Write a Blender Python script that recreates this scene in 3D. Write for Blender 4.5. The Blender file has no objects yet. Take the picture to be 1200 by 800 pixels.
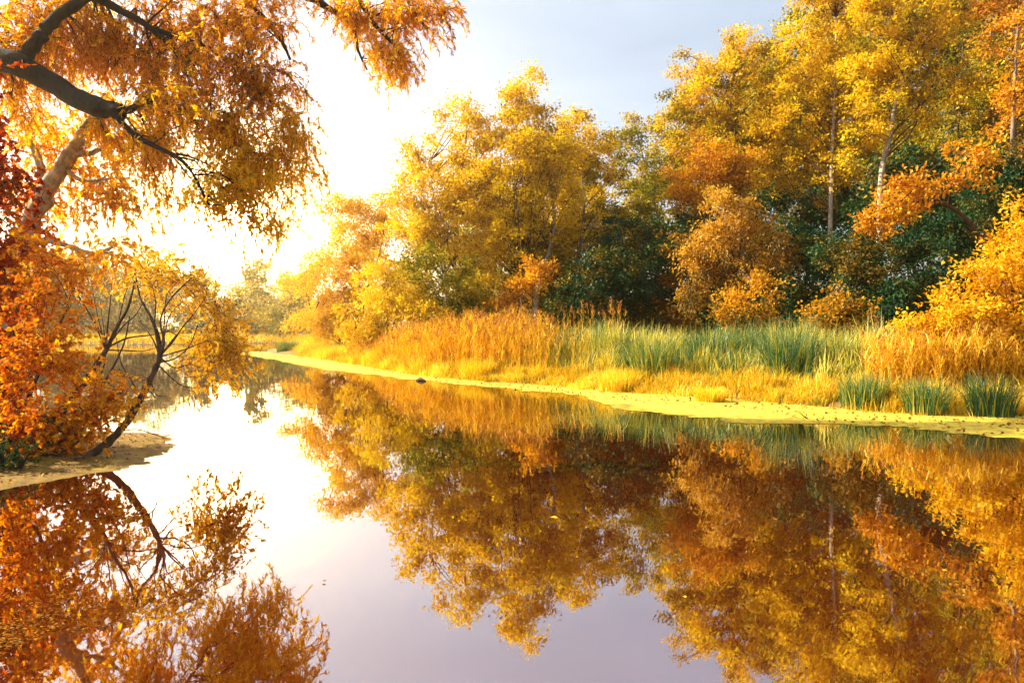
import bpy, math, random
import numpy as np

# ------------------------------------------------------------------ camera, sky, sun, exposure
scene = bpy.context.scene
COL = scene.collection
H = 1.8                       # eye height above the water (m)
F = 800.0                     # focal length in photograph pixels (1200 wide)
HZ = 388.0                    # row of the horizon in the photograph

cam_data = bpy.data.cameras.new('camera')
cam_data.sensor_width = 36.0
cam_data.lens = 36.0 * F / 1200.0
cam_data.shift_y = -(400.0 - HZ) / 1200.0
cam_data.clip_start = 0.05
cam_data.clip_end = 3000.0
cam = bpy.data.objects.new('camera', cam_data)
cam.location = (0, 0, H)
cam.rotation_euler = (math.radians(90), 0, 0)
COL.objects.link(cam)
scene.camera = cam

SUN_AZ = math.radians(-82.0)    # from the view direction, negative = to the left
SUN_EL = math.radians(30.0)
GLOW_AZ = math.atan2(270 - 600, 800)
GLOW_EL = math.atan2(HZ - 282, math.hypot(800, 330))


def direction(az, el):
    return (math.sin(az) * math.cos(el), math.cos(az) * math.cos(el), math.sin(el))


world = bpy.data.worlds.new('World')
scene.world = world
world.use_nodes = True
wt = world.node_tree
wt.nodes.clear()
w_out = wt.nodes.new('ShaderNodeOutputWorld')
w_bg = wt.nodes.new('ShaderNodeBackground')
w_bg.inputs['Strength'].default_value = 0.050
sky = wt.nodes.new('ShaderNodeTexSky')
sky.sky_type = 'NISHITA'
sky.sun_disc = False
sky.sun_elevation = SUN_EL
sky.sun_rotation = SUN_AZ
sky.air_density = 1.0
sky.dust_density = 3.0
sky.ozone_density = 1.0
hs = wt.nodes.new('ShaderNodeHueSaturation')
hs.inputs['Saturation'].default_value = 0.6
hs.inputs['Value'].default_value = 1.0
wt.links.new(sky.outputs[0], hs.inputs['Color'])
# thin bright cloud veil plus the aureole round the visible sun
tc = wt.nodes.new('ShaderNodeTexCoord')
dotn = wt.nodes.new('ShaderNodeVectorMath'); dotn.operation = 'DOT_PRODUCT'
dotn.inputs[1].default_value = direction(GLOW_AZ, GLOW_EL)
wt.links.new(tc.outputs['Generated'], dotn.inputs[0])
clampn = wt.nodes.new('ShaderNodeMath'); clampn.operation = 'MAXIMUM'; clampn.inputs[1].default_value = 0.0
wt.links.new(dotn.outputs['Value'], clampn.inputs[0])
last = hs.outputs['Color']
for power, colr, amount in ((2600.0, (1.0, 0.76, 0.36), 8000.0), (160.0, (1.0, 0.68, 0.20), 90.0),
                            (14.0, (1.0, 0.92, 0.78), 3.6), (2.0, (0.92, 0.99, 1.06), 1.7)):
    pw = wt.nodes.new('ShaderNodeMath'); pw.operation = 'POWER'; pw.inputs[1].default_value = power
    wt.links.new(clampn.outputs[0], pw.inputs[0])
    sc = wt.nodes.new('ShaderNodeVectorMath'); sc.operation = 'SCALE'
    sc.inputs[0].default_value = tuple(c * amount for c in colr)
    wt.links.new(pw.outputs[0], sc.inputs['Scale'])
    ad = wt.nodes.new('ShaderNodeVectorMath'); ad.operation = 'ADD'
    wt.links.new(last, ad.inputs[0]); wt.links.new(sc.outputs[0], ad.inputs[1])
    last = ad.outputs[0]
veil = wt.nodes.new('ShaderNodeVectorMath'); veil.operation = 'ADD'
veil.inputs[1].default_value = (0.95, 1.5, 2.3)
# faint uneven cloud in the veil
cn = wt.nodes.new('ShaderNodeTexNoise'); cn.inputs['Scale'].default_value = 2.2; cn.inputs['Detail'].default_value = 5.0
cmap = wt.nodes.new('ShaderNodeMapping'); cmap.inputs['Scale'].default_value = (1.0, 1.0, 4.0)
wt.links.new(tc.outputs['Generated'], cmap.inputs[0]); wt.links.new(cmap.outputs[0], cn.inputs['Vector'])
crng = wt.nodes.new('ShaderNodeMapRange'); crng.inputs['From Min'].default_value = 0.4; crng.inputs['From Max'].default_value = 0.75
crng.inputs['To Min'].default_value = 0.0; crng.inputs['To Max'].default_value = 1.3
wt.links.new(cn.outputs['Fac'], crng.inputs['Value'])
cadd = wt.nodes.new('ShaderNodeVectorMath'); cadd.operation = 'ADD'
wt.links.new(last, cadd.inputs[0]); wt.links.new(crng.outputs[0], cadd.inputs[1])
last = cadd.outputs[0]
wt.links.new(last, veil.inputs[0])
wt.links.new(veil.outputs[0], w_bg.inputs['Color'])
wt.links.new(w_bg.outputs[0], w_out.inputs['Surface'])
world.cycles.sampling_method = 'MANUAL'
world.cycles.sample_map_resolution = 1024

sun_data = bpy.data.lights.new('sun', 'SUN')
sun_data.energy = 5.0
sun_data.angle = math.radians(0.6)
sun_data.color = (1.0, 0.89, 0.62)
sun = bpy.data.objects.new('sun', sun_data)
from mathutils import Vector
sun.rotation_euler = Vector(direction(SUN_AZ, SUN_EL)).to_track_quat('Z', 'Y').to_euler()
sun.location = (-60, 30, 60)
COL.objects.link(sun)

scene.view_settings.view_transform = 'Standard'
scene.view_settings.look = 'None'
scene.view_settings.exposure = 1.55
scene.view_settings.gamma = 1.0
scene.view_settings.use_curve_mapping = False

cy = scene.cycles
cy.use_denoising = True
try:
    cy.denoiser = 'OPENIMAGEDENOISE'
except Exception:
    pass
cy.max_bounces = 4
cy.diffuse_bounces = 2
cy.glossy_bounces = 3
cy.transmission_bounces = 4
cy.transparent_max_bounces = 4
cy.volume_bounces = 0
cy.caustics_reflective = False
cy.caustics_refractive = False
cy.use_adaptive_sampling = True
cy.adaptive_threshold = 0.03
cy.sample_clamp_indirect = 6.0
cy.use_fast_gi = False

RNG = np.random.default_rng(7)


# ------------------------------------------------------------------ helpers
def P(px, py, D):
    """World point seen at photograph pixel (px, py) at forward distance D metres."""
    return np.array([(px - 600.0) / F * D, D, H - (py - HZ) / F * D])


def ground_D(py):
    return H * F / (py - HZ)


def G(px, py):
    D = ground_D(py)
    return ((px - 600.0) / F * D, D)


def link(o, parent=None):
    COL.objects.link(o)
    if parent is not None:
        o.parent = parent
    return o


def tag(o, label=None, cat=None, group=None, kind=None):
    if label: o['label'] = label
    if cat: o['category'] = cat
    if group: o['group'] = group
    if kind: o['kind'] = kind
    return o


def empty(name, loc, label, cat, group=None):
    o = bpy.data.objects.new(name, None)
    o.location = tuple(float(c) for c in loc)
    o.empty_display_size = 0.3
    link(o)
    return tag(o, label, cat, group)


def mesh_obj(name, verts, quads, mat, parent=None, tone=None, smooth=False):
    """One mesh object from numpy arrays of vertices and quads; vertices are in world space."""
    me = bpy.data.meshes.new(name)
    v = np.asarray(verts, dtype=np.float32).reshape(-1, 3)
    if parent is not None:
        v = v - np.array(parent.location, dtype=np.float32)
    q = np.asarray(quads, dtype=np.int32).reshape(-1, 4)
    me.vertices.add(len(v)); me.vertices.foreach_set('co', v.ravel())
    me.loops.add(q.size); me.loops.foreach_set('vertex_index', q.ravel())
    me.polygons.add(len(q))
    me.polygons.foreach_set('loop_start', np.arange(0, q.size, 4, dtype=np.int32))
    try:
        me.polygons.foreach_set('loop_total', np.full(len(q), 4, dtype=np.int32))
    except Exception:
        pass
    me.update(calc_edges=True)
    if tone is not None:
        a = me.attributes.new('tone', 'FLOAT', 'FACE')
        a.data.foreach_set('value', np.asarray(tone, dtype=np.float32))
    me.polygons.foreach_set('use_smooth', np.full(len(q), bool(smooth)))
    me.materials.append(mat)
    return link(bpy.data.objects.new(name, me), parent)


def tubes(curves, sides=6):
    """curves: list of (K x 3 points, K radii). Returns verts, quads of tapered tubes."""
    V, Q, off = [], [], 0
    ang = np.linspace(0, 2 * np.pi, sides, endpoint=False)
    ca, sa = np.cos(ang), np.sin(ang)
    for pts, rad in curves:
        pts = np.asarray(pts, float); rad = np.asarray(rad, float)
        K = len(pts)
        t = np.gradient(pts, axis=0)
        t /= np.linalg.norm(t, axis=1, keepdims=True) + 1e-9
        ref = np.array([0.31, 0.17, 0.93]) if abs(t[:, 2]).mean() < 0.8 else np.array([0.95, 0.2, 0.1])
        u = np.cross(t, ref); u /= np.linalg.norm(u, axis=1, keepdims=True) + 1e-9
        w = np.cross(t, u)
        ring = pts[:, None, :] + rad[:, None, None] * (u[:, None, :] * ca[None, :, None] + w[:, None, :] * sa[None, :, None])
        V.append(ring.reshape(-1, 3))
        k = np.arange(K - 1)[:, None]; s = np.arange(sides)[None, :]; s2 = (s + 1) % sides
        Q.append((np.stack([k * sides + s, k * sides + s2, (k + 1) * sides + s2, (k + 1) * sides + s], -1) + off).reshape(-1, 4))
        off += K * sides
    if not V:
        return np.zeros((0, 3)), np.zeros((0, 4), int)
    return np.concatenate(V), np.concatenate(Q)


def catmull(pts, n=6):
    """Smooth resample of a polyline of any dimension."""
    p = np.asarray(pts, float)
    p = np.vstack([2 * p[0] - p[1], p, 2 * p[-1] - p[-2]])
    out = []
    for i in range(1, len(p) - 2):
        for t in np.linspace(0, 1, n, endpoint=False):
            a, b, c, d = p[i - 1], p[i], p[i + 1], p[i + 2]
            out.append(0.5 * ((2 * b) + (-a + c) * t + (2 * a - 5 * b + 4 * c - d) * t * t + (-a + 3 * b - 3 * c + d) * t ** 3))
    out.append(p[-2])
    return np.array(out)


def bend(a, b, lift, jit, n=5):
    """Bowed limb from a to b."""
    a = np.asarray(a, float); b = np.asarray(b, float)
    L = np.linalg.norm(b - a)
    m = (a + b) / 2 + np.array([0, 0, lift * L]) + RNG.normal(0, jit * L, 3)
    t = np.linspace(0, 1, n)[:, None]
    pts = (1 - t) ** 2 * a + 2 * t * (1 - t) * m + t ** 2 * b
    pts[1:-1] += RNG.normal(0, jit * L * 0.25, (n - 2, 3))
    return pts


def unit(v):
    return v / (np.linalg.norm(v, axis=-1, keepdims=True) + 1e-9)


def leaves(pos, axis, length, width, tone, fold=0.12):
    """Rhombic folded leaves; pos is the stalk end. Returns verts, quads, tone."""
    n = len(pos)
    axis = unit(axis)
    rnd = RNG.normal(size=(n, 3)); rnd[:, 2] += 0.9
    side = unit(np.cross(axis, rnd))
    nor = np.cross(side, axis)
    L = (length * RNG.uniform(0.65, 1.25, n))[:, None]
    W = (width * RNG.uniform(0.7, 1.2, n))[:, None]
    v0 = pos
    v2 = pos + axis * L
    mid = pos + axis * L * 0.45
    v1 = mid + side * W / 2 + nor * W * fold
    v3 = mid - side * W / 2 + nor * W * fold
    v = np.stack([v0, v1, v2, v3], 1).reshape(-1, 3)
    q = np.arange(n * 4).reshape(-1, 4)
    return v, q, tone


def blades(base, height, width, lean, curl, tone, segs=3):
    """Grass or reed blades: strips narrowing to a tip. base Nx3, height N, lean Nx2 unit heading, curl N (0 straight .. 1 bowed)."""
    n = len(base)
    t = np.linspace(0, 1, segs + 1)
    az = RNG.uniform(0, 2 * np.pi, n)
    side = np.stack([np.cos(az), np.sin(az), np.zeros(n)], 1)
    rows = []
    for k, tk in enumerate(t):
        bendv = curl * tk ** 2
        z = height * (tk - 0.35 * np.minimum(curl, 1.6) * tk ** 2 * tk)
        xy = lean * (height * bendv * 0.75)[:, None]
        c = base + np.concatenate([xy, z[:, None]], 1)
        w = (width * (1 - 0.9 * tk ** 1.6))[:, None] / 2
        rows.append(np.stack([c - side * w, c + side * w], 1))
    V = np.stack(rows, 1)                    # n, segs+1, 2, 3
    idx = np.arange(n * (segs + 1) * 2).reshape(n, segs + 1, 2)
    Q = np.stack([idx[:, :-1, 0], idx[:, :-1, 1], idx[:, 1:, 1], idx[:, 1:, 0]], -1).reshape(-1, 4)
    return V.reshape(-1, 3), Q, np.repeat(tone, segs)


def join(parts):
    V, Q, T, off = [], [], [], 0
    for p in parts:
        V.append(p[0]); Q.append(p[1] + off); off += len(p[0])
        T.append(p[2] if len(p) > 2 else np.zeros(len(p[1])))
    return np.concatenate(V), np.concatenate(Q), np.concatenate(T)


# ------------------------------------------------------------------ materials
def new_mat(name):
    m = bpy.data.materials.new(name)
    m.use_nodes = True
    m.node_tree.nodes.clear()
    return m, m.node_tree.nodes, m.node_tree.links


def leaf_mat(name, stops, trans=0.45, gloss=0.012):
    """Leaves: a colour ramp over each leaf's own tone, diffuse plus light passing through."""
    m, N, Lk = new_mat(name)
    out = N.new('ShaderNodeOutputMaterial')
    at = N.new('ShaderNodeAttribute'); at.attribute_name = 'tone'
    rp = N.new('ShaderNodeValToRGB')
    els = rp.color_ramp.elements
    while len(els) < len(stops):
        els.new(0.5)
    for e, (p, c) in zip(els, stops):
        e.position = p; e.color = (*c, 1)
    Lk.new(at.outputs['Fac'], rp.inputs[0])
    df = N.new('ShaderNodeBsdfDiffuse'); tr = N.new('ShaderNodeBsdfTranslucent'); gl = N.new('ShaderNodeBsdfGlossy')
    gl.inputs['Roughness'].default_value = 0.45
    gl.inputs['Color'].default_value = (0.9, 0.9, 0.9, 1)
    Lk.new(rp.outputs[0], df.inputs[0])
    gm = N.new('ShaderNodeHueSaturation'); gm.inputs['Saturation'].default_value = 1.12; gm.inputs['Value'].default_value = 1.15
    Lk.new(rp.outputs[0], gm.inputs['Color']); Lk.new(gm.outputs[0], tr.inputs[0])
    m1 = N.new('ShaderNodeMixShader'); m1.inputs[0].default_value = trans
    Lk.new(df.outputs[0], m1.inputs[1]); Lk.new(tr.outputs[0], m1.inputs[2])
    m2 = N.new('ShaderNodeMixShader'); m2.inputs[0].default_value = gloss
    Lk.new(m1.outputs[0], m2.inputs[1]); Lk.new(gl.outputs[0], m2.inputs[2])
    Lk.new(m2.outputs[0], out.inputs['Surface'])
    return m


def bark_mat(name, c1, c2, scale=6.0, stretch=0.25, bump=0.4):
    m, N, Lk = new_mat(name)
    out = N.new('ShaderNodeOutputMaterial')
    pb = N.new('ShaderNodeBsdfPrincipled'); pb.inputs['Roughness'].default_value = 0.9
    tcn = N.new('ShaderNodeTexCoord'); mp = N.new('ShaderNodeMapping'); mp.inputs['Scale'].default_value = (1, 1, stretch)
    nz = N.new('ShaderNodeTexNoise'); nz.inputs['Scale'].default_value = scale; nz.inputs['Detail'].default_value = 6; nz.inputs['Roughness'].default_value = 0.7
    rp = N.new('ShaderNodeValToRGB')
    rp.color_ramp.elements[0].position = 0.38; rp.color_ramp.elements[0].color = (*c1, 1)
    rp.color_ramp.elements[1].position = 0.62; rp.color_ramp.elements[1].color = (*c2, 1)
    bp = N.new('ShaderNodeBump'); bp.inputs['Strength'].default_value = bump; bp.inputs['Distance'].default_value = 0.03
    Lk.new(tcn.outputs['Object'], mp.inputs[0]); Lk.new(mp.outputs[0], nz.inputs['Vector'])
    Lk.new(nz.outputs['Fac'], rp.inputs[0]); Lk.new(rp.outputs[0], pb.inputs['Base Color'])
    Lk.new(nz.outputs['Fac'], bp.inputs['Height']); Lk.new(bp.outputs[0], pb.inputs['Normal'])
    Lk.new(pb.outputs[0], out.inputs['Surface'])
    return m


M = {}
M['gold'] = leaf_mat('golden leaves', [(0.0, (0.10, 0.11, 0.008)), (0.3, (0.38, 0.28, 0.006)), (0.62, (0.76, 0.45, 0.006)), (1.0, (0.85, 0.61, 0.015))])
M['amber'] = leaf_mat('amber leaves', [(0.0, (0.18, 0.08, 0.008)), (0.35, (0.50, 0.20, 0.010)), (0.7, (0.70, 0.32, 0.014)), (1.0, (0.78, 0.43, 0.03))])
M['olive'] = leaf_mat('olive leaves', [(0.0, (0.035, 0.06, 0.010)), (0.4, (0.15, 0.16, 0.010)), (0.75, (0.42, 0.32, 0.010)), (1.0, (0.62, 0.42, 0.02))])
M['rust'] = leaf_mat('rusty leaves', [(0.0, (0.06, 0.065, 0.02)), (0.35, (0.26, 0.14, 0.025)), (0.7, (0.55, 0.27, 0.03)), (1.0, (0.62, 0.36, 0.05))])
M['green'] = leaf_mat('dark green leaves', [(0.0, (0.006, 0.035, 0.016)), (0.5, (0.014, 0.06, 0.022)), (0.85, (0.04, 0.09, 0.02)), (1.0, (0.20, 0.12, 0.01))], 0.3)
M['mixed'] = leaf_mat('green and orange leaves', [(0.0, (0.010, 0.05, 0.018)), (0.5, (0.035, 0.085, 0.018)), (0.62, (0.40, 0.19, 0.012)), (1.0, (0.70, 0.34, 0.015))])
M['bright'] = leaf_mat('bright yellow leaves', [(0.0, (0.50, 0.20, 0.008)), (0.4, (0.76, 0.40, 0.010)), (1.0, (0.85, 0.56, 0.02))], 0.5)
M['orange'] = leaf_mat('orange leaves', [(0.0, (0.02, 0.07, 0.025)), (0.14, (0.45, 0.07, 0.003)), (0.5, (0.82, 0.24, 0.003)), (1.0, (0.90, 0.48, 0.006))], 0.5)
M['red'] = leaf_mat('red leaves', [(0.0, (0.16, 0.010, 0.002)), (0.45, (0.55, 0.06, 0.002)), (1.0, (0.82, 0.24, 0.003))], 0.5)
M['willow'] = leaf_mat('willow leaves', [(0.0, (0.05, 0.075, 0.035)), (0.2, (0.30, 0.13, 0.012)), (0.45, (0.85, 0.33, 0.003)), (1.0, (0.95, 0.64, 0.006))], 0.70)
M['far'] = leaf_mat('far leaves', [(0.0, (0.05, 0.08, 0.03)), (0.5, (0.18, 0.17, 0.025)), (1.0, (0.52, 0.34, 0.03))])
M['reed'] = leaf_mat('dry reed', [(0.0, (0.36, 0.13, 0.012)), (0.4, (0.68, 0.32, 0.018)), (0.8, (0.80, 0.50, 0.03)), (1.0, (0.84, 0.66, 0.14))], 0.4)
M['plume'] = leaf_mat('reed plumes', [(0.0, (0.22, 0.07, 0.02)), (1.0, (0.50, 0.22, 0.05))], 0.3)
M['cattail'] = leaf_mat('cattail blades', [(0.0, (0.012, 0.08, 0.05)), (0.3, (0.05, 0.16, 0.06)), (0.52, (0.30, 0.30, 0.03)), (0.75, (0.68, 0.50, 0.03)), (1.0, (0.80, 0.74, 0.24))], 0.35, 0.03)
M['grass'] = leaf_mat('yellow grass', [(0.0, (0.08, 0.15, 0.02)), (0.18, (0.30, 0.24, 0.015)), (0.38, (0.66, 0.34, 0.012)), (0.7, (0.84, 0.54, 0.014)), (1.0, (0.88, 0.72, 0.14))], 0.4)
M['litter'] = leaf_mat('floating leaves', [(0.0, (0.07, 0.03, 0.008)), (0.5, (0.30, 0.12, 0.012)), (1.0, (0.80, 0.48, 0.04))], 0.2)
M['bark_dark'] = bark_mat('dark bark', (0.004, 0.0015, 0.001), (0.028, 0.011, 0.005), 13.0, 0.4, 1.0)
M['bark'] = bark_mat('brown bark', (0.035, 0.016, 0.007), (0.13, 0.06, 0.025), 9.0)
M['bark_grey'] = bark_mat('grey bark', (0.10, 0.08, 0.06), (0.26, 0.20, 0.15), 5.0)
M['bark_pale'] = bark_mat('pale bark', (0.16, 0.12, 0.09), (0.52, 0.42, 0.32), 4.0, 0.6)


def ground_mat(name, cols, scale):
    m, N, Lk = new_mat(name)
    out = N.new('ShaderNodeOutputMaterial'); pb = N.new('ShaderNodeBsdfPrincipled'); pb.inputs['Roughness'].default_value = 0.95
    tcn = N.new('ShaderNodeTexCoord'); nz = N.new('ShaderNodeTexNoise'); nz.inputs['Scale'].default_value = scale; nz.inputs['Detail'].default_value = 8
    nz.inputs['Roughness'].default_value = 0.65
    rp = N.new('ShaderNodeValToRGB')
    els = rp.color_ramp.elements
    while len(els) < len(cols): els.new(0.5)
    for e, (p, c) in zip(els, cols): e.position = p; e.color = (*c, 1)
    bp = N.new('ShaderNodeBump'); bp.inputs['Strength'].default_value = 0.6; bp.inputs['Distance'].default_value = 0.05
    Lk.new(tcn.outputs['Object'], nz.inputs['Vector']); Lk.new(nz.outputs['Fac'], rp.inputs[0]); Lk.new(rp.outputs[0], pb.inputs['Base Color'])
    Lk.new(nz.outputs['Fac'], bp.inputs['Height']); Lk.new(bp.outputs[0], pb.inputs['Normal']); Lk.new(pb.outputs[0], out.inputs['Surface'])
    return m


M['soil'] = ground_mat('bank soil', [(0.35, (0.08, 0.045, 0.015)), (0.5, (0.20, 0.12, 0.025)), (0.65, (0.34, 0.22, 0.04))], 1.3)
M['mud'] = ground_mat('mud', [(0.35, (0.07, 0.03, 0.002)), (0.48, (0.20, 0.10, 0.003)), (0.6, (0.24, 0.15, 0.004)), (0.7, (0.36, 0.25, 0.008))], 2.5)
M['duckweed'] = ground_mat('duckweed', [(0.34, (0.26, 0.16, 0.02)), (0.42, (0.62, 0.42, 0.03)), (0.55, (0.82, 0.58, 0.035)), (0.7, (0.86, 0.66, 0.13))], 4.5)

# water: a calm dark mirror
m, N, Lk = new_mat('water')
out = N.new('ShaderNodeOutputMaterial')
gl = N.new('ShaderNodeBsdfGlossy'); gl.inputs['Roughness'].default_value = 0.012; gl.inputs['Color'].default_value = (0.80, 0.78, 0.80, 1)
df = N.new('ShaderNodeBsdfDiffuse'); df.inputs['Color'].default_value = (0.09, 0.012, 0.001, 1)
lw = N.new('ShaderNodeLayerWeight'); lw.inputs['Blend'].default_value = 0.5
mr = N.new('ShaderNodeMapRange'); mr.inputs['From Min'].default_value = 0.3; mr.inputs['From Max'].default_value = 1.0
mr.inputs['To Min'].default_value = 0.32; mr.inputs['To Max'].default_value = 0.96
mx = N.new('ShaderNodeMixShader')
tcn = N.new('ShaderNodeTexCoord'); mp = N.new('ShaderNodeMapping'); mp.inputs['Scale'].default_value = (1.0, 0.45, 1.0)
nz = N.new('ShaderNodeTexNoise'); nz.inputs['Scale'].default_value = 1.1; nz.inputs['Detail'].default_value = 3
nz2 = N.new('ShaderNodeTexNoise'); nz2.inputs['Scale'].default_value = 9.0; nz2.inputs['Detail'].default_value = 2
madd = N.new('ShaderNodeMath'); madd.operation = 'MULTIPLY_ADD'; madd.inputs[1].default_value = 0.05
bp = N.new('ShaderNodeBump'); bp.inputs['Strength'].default_value = 0.24; bp.inputs['Distance'].default_value = 0.02
Lk.new(tcn.outputs['Object'], mp.inputs[0]); Lk.new(mp.outputs[0], nz.inputs['Vector']); Lk.new(mp.outputs[0], nz2.inputs['Vector'])
Lk.new(nz2.outputs['Fac'], madd.inputs[0]); Lk.new(nz.outputs['Fac'], madd.inputs[2])
Lk.new(madd.outputs[0], bp.inputs['Height']); Lk.new(bp.outputs[0], gl.inputs['Normal'])
Lk.new(lw.outputs['Facing'], mr.inputs['Value']); Lk.new(mr.outputs[0], mx.inputs[0])
Lk.new(df.outputs[0], mx.inputs[1]); Lk.new(gl.outputs[0], mx.inputs[2]); Lk.new(mx.outputs[0], out.inputs['Surface'])
M['water'] = m

# ------------------------------------------------------------------ terrain and water
RIGHT_EDGE = [(1200, 487), (1100, 486), (1000, 480), (930, 474), (860, 468), (780, 462), (700, 457), (620, 450), (560, 446), (500, 441),
              (440, 431), (400, 424), (360, 418)]
edge_w = [G(*p) for p in RIGHT_EDGE]
shore = [(80.0, 2.0), (40.0, 7.5), (22.0, 11.0)] + edge_w + [G(335, 416), G(316, 414.5), G(312, 410), G(338, 407), G(346, 404.5), G(338, 402.2), G(322, 401.6),
         G(240, 403.2), G(120, 404), G(0, 403.5), (-95, 84), (-72, 44), (-40, 24), (-20, 15.5), G(0, 498), G(60, 503), G(150, 508),
         G(202, 513), G(196, 524), G(160, 543), G(110, 552), G(60, 560), G(0, 571), (-6.3, 6.6), (-5.2, 4.8), (-3.7, 2.2), (-2.0, 1.0), (3.0, 0.9), (30.0, 0.0), (80.0, -3.0)]
SH = np.array(shore, float)


def signed(X, Y):
    """Signed distance to the shoreline: positive on land, negative over the water."""
    X = np.asarray(X, float); Y = np.asarray(Y, float)
    d = np.full(X.shape, 1e9); inside = np.zeros(X.shape, bool)
    n = len(SH)
    for i in range(n):
        x1, y1 = SH[i]; x2, y2 = SH[(i + 1) % n]
        dx, dy = x2 - x1, y2 - y1
        t = np.clip(((X - x1) * dx + (Y - y1) * dy) / (dx * dx + dy * dy + 1e-12), 0, 1)
        d = np.minimum(d, np.hypot(X - x1 - t * dx, Y - y1 - t * dy))
        c = ((y1 > Y) != (y2 > Y)) & (X < (x2 - x1) * (Y - y1) / (y2 - y1 + 1e-12) + x1)
        inside ^= c
    return np.where(inside, -d, d)


def lump(X, Y):
    return np.sin(X * 0.9 + 1.3 * np.sin(Y * 0.6)) * np.cos(Y * 0.75 + X * 0.23) * 0.5 + np.sin(X * 2.3 + Y * 1.9) * 0.25 + np.sin(X * 5.1 - Y * 4.3) * 0.12


def ground_z(X, Y):
    s = signed(X, Y)
    left = (np.asarray(X) < -3) & (np.asarray(Y) < 14) & (np.asarray(Y) > 3)
    rise = np.where(left, -0.03 + 0.09 * np.clip(s - 0.6, 0, 9), 0.16 * s)
    land = 0.02 + np.minimum(rise, 0.45) + np.minimum(np.maximum(s - 6, 0) * 0.02, 2.0) + np.where(left, 0, lump(X, Y)) * 0.05 * np.clip(s, 0, 1)
    return np.where(s > 0, land, np.maximum(-1.2, s * 0.5 - 0.02))


nr, na = 250, 420
r = 0.6 * (480 / 0.6) ** np.linspace(0, 1, nr)
a = np.linspace(0, 2 * np.pi, na, endpoint=False)
R_, A_ = np.meshgrid(r, a, indexing='ij')
X, Y = R_ * np.cos(A_), R_ * np.sin(A_)
Z = ground_z(X, Y)
V = np.stack([X, Y, Z], -1).reshape(-1, 3)
i, j = np.meshgrid(np.arange(nr - 1), np.arange(na), indexing='ij')
j2 = (j + 1) % na
Q = np.stack([i * na + j, (i + 1) * na + j, (i + 1) * na + j2, i * na + j2], -1).reshape(-1, 4)
tag(mesh_obj('ground', V, Q, M['soil'], smooth=True), kind='structure')
wx = np.linspace(-130, 90, 12); wy = np.linspace(-6, 130, 12)
WX, WY = np.meshgrid(wx, wy, indexing='ij')
V = np.stack([WX, WY, WX * 0], -1).reshape(-1, 3)
i, j = np.meshgrid(np.arange(11), np.arange(11), indexing='ij')
Q = np.stack([i * 12 + j, (i + 1) * 12 + j, (i + 1) * 12 + j + 1, i * 12 + j + 1], -1).reshape(-1, 4)
tag(mesh_obj('water', V, Q, M['water']), kind='structure')


def fbm(X, Y, s):
    v = 0; amp = 1.0
    for k in range(5):
        a_ = 1.7 * k + 0.5
        u = X * math.cos(a_) * s + Y * math.sin(a_) * s
        w = -X * math.sin(a_) * s + Y * math.cos(a_) * s
        v = v + amp * np.sin(u + 1.7 * np.sin(w * 0.7 + k)) * np.cos(w + 1.1 * np.sin(u * 0.6 + 2 * k))
        s *= 2.1; amp *= 0.55
    return v


# duckweed mat on the water along the right bank
EDGE_PX = np.array([p[0] for p in RIGHT_EDGE][::-1], float); EDGE_PY = np.array([p[1] for p in RIGHT_EDGE][::-1], float)


def edge_D(px):
    return ground_D(np.interp(px, EDGE_PX, EDGE_PY))


def tufted(X, Y, k, spread):
    """Cluster blades into tufts: k blades round each point, leaning outwards."""
    n = len(X)
    a_ = RNG.uniform(0, 2 * np.pi, n * k); r_ = spread * np.sqrt(RNG.uniform(0, 1, n * k))
    return np.repeat(X, k) + r_ * np.cos(a_), np.repeat(Y, k) + r_ * np.sin(a_), a_, r_ / spread


def weed_mesh(path, cell, keep, z=0.006):
    """Cells of a flat grid, kept where keep(X, Y) > 0."""
    (x0, x1), (y0, y1) = path
    nx = int((x1 - x0) / cell); ny = int((y1 - y0) / cell)
    gx = np.linspace(x0, x1, nx + 1); gy = np.linspace(y0, y1, ny + 1)
    cx = (gx[:-1] + gx[1:]) / 2; cyy = (gy[:-1] + gy[1:]) / 2
    CX, CY = np.meshgrid(cx, cyy, indexing='ij')
    k = keep(CX, CY) > 0
    I, J = np.nonzero(k)
    ids = np.stack([I * (ny + 1) + J, (I + 1) * (ny + 1) + J, (I + 1) * (ny + 1) + J + 1, I * (ny + 1) + J + 1], -1)
    GX, GY = np.meshgrid(gx, gy, indexing='ij')
    V = np.stack([GX, GY, np.full_like(GX, z)], -1).reshape(-1, 3)
    used, inv = np.unique(ids, return_inverse=True)
    return V[used], inv.reshape(-1, 4)


WEED_PX = [-400, 290, 330, 380, 430, 500, 600, 680, 720, 790, 860, 960, 1060, 1110, 1200, 1500]
WEED_PY = [409, 416, 423, 433, 439, 446.5, 455.5, 463, 478, 486, 493.5, 497, 501, 508, 518, 530]


def weed_keep(X, Y):
    px = 600 + X / Y * F
    py = HZ + H / Y * F
    lim = np.interp(px, WEED_PX, WEED_PY)
    wob = fbm(X * 0.6, Y * 1.3, 0.9) * 0.34 + fbm(X * 0.5 + 9, Y * 2.0, 3.5) * 0.34 + fbm(X * 0.8, Y * 2.5 + 4, 9.0) * 0.12
    D_lim = ground_D(lim)
    ok = (Y - D_lim) - np.clip(D_lim * 0.02, 0.1, 1.0) * wob * 2.2 - 0.1
    s = signed(X, Y)
    ok = np.minimum(ok, s + 1e9 * 0 + 60) * 1.0
    holes = fbm(X * 0.4, Y * 1.8, 1.7) + 1.05 + np.clip((Y - D_lim) * 1.2, 0, 9)
    return np.where((s < 0.25) & (px > 285), np.minimum(ok, holes), -1)


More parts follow.
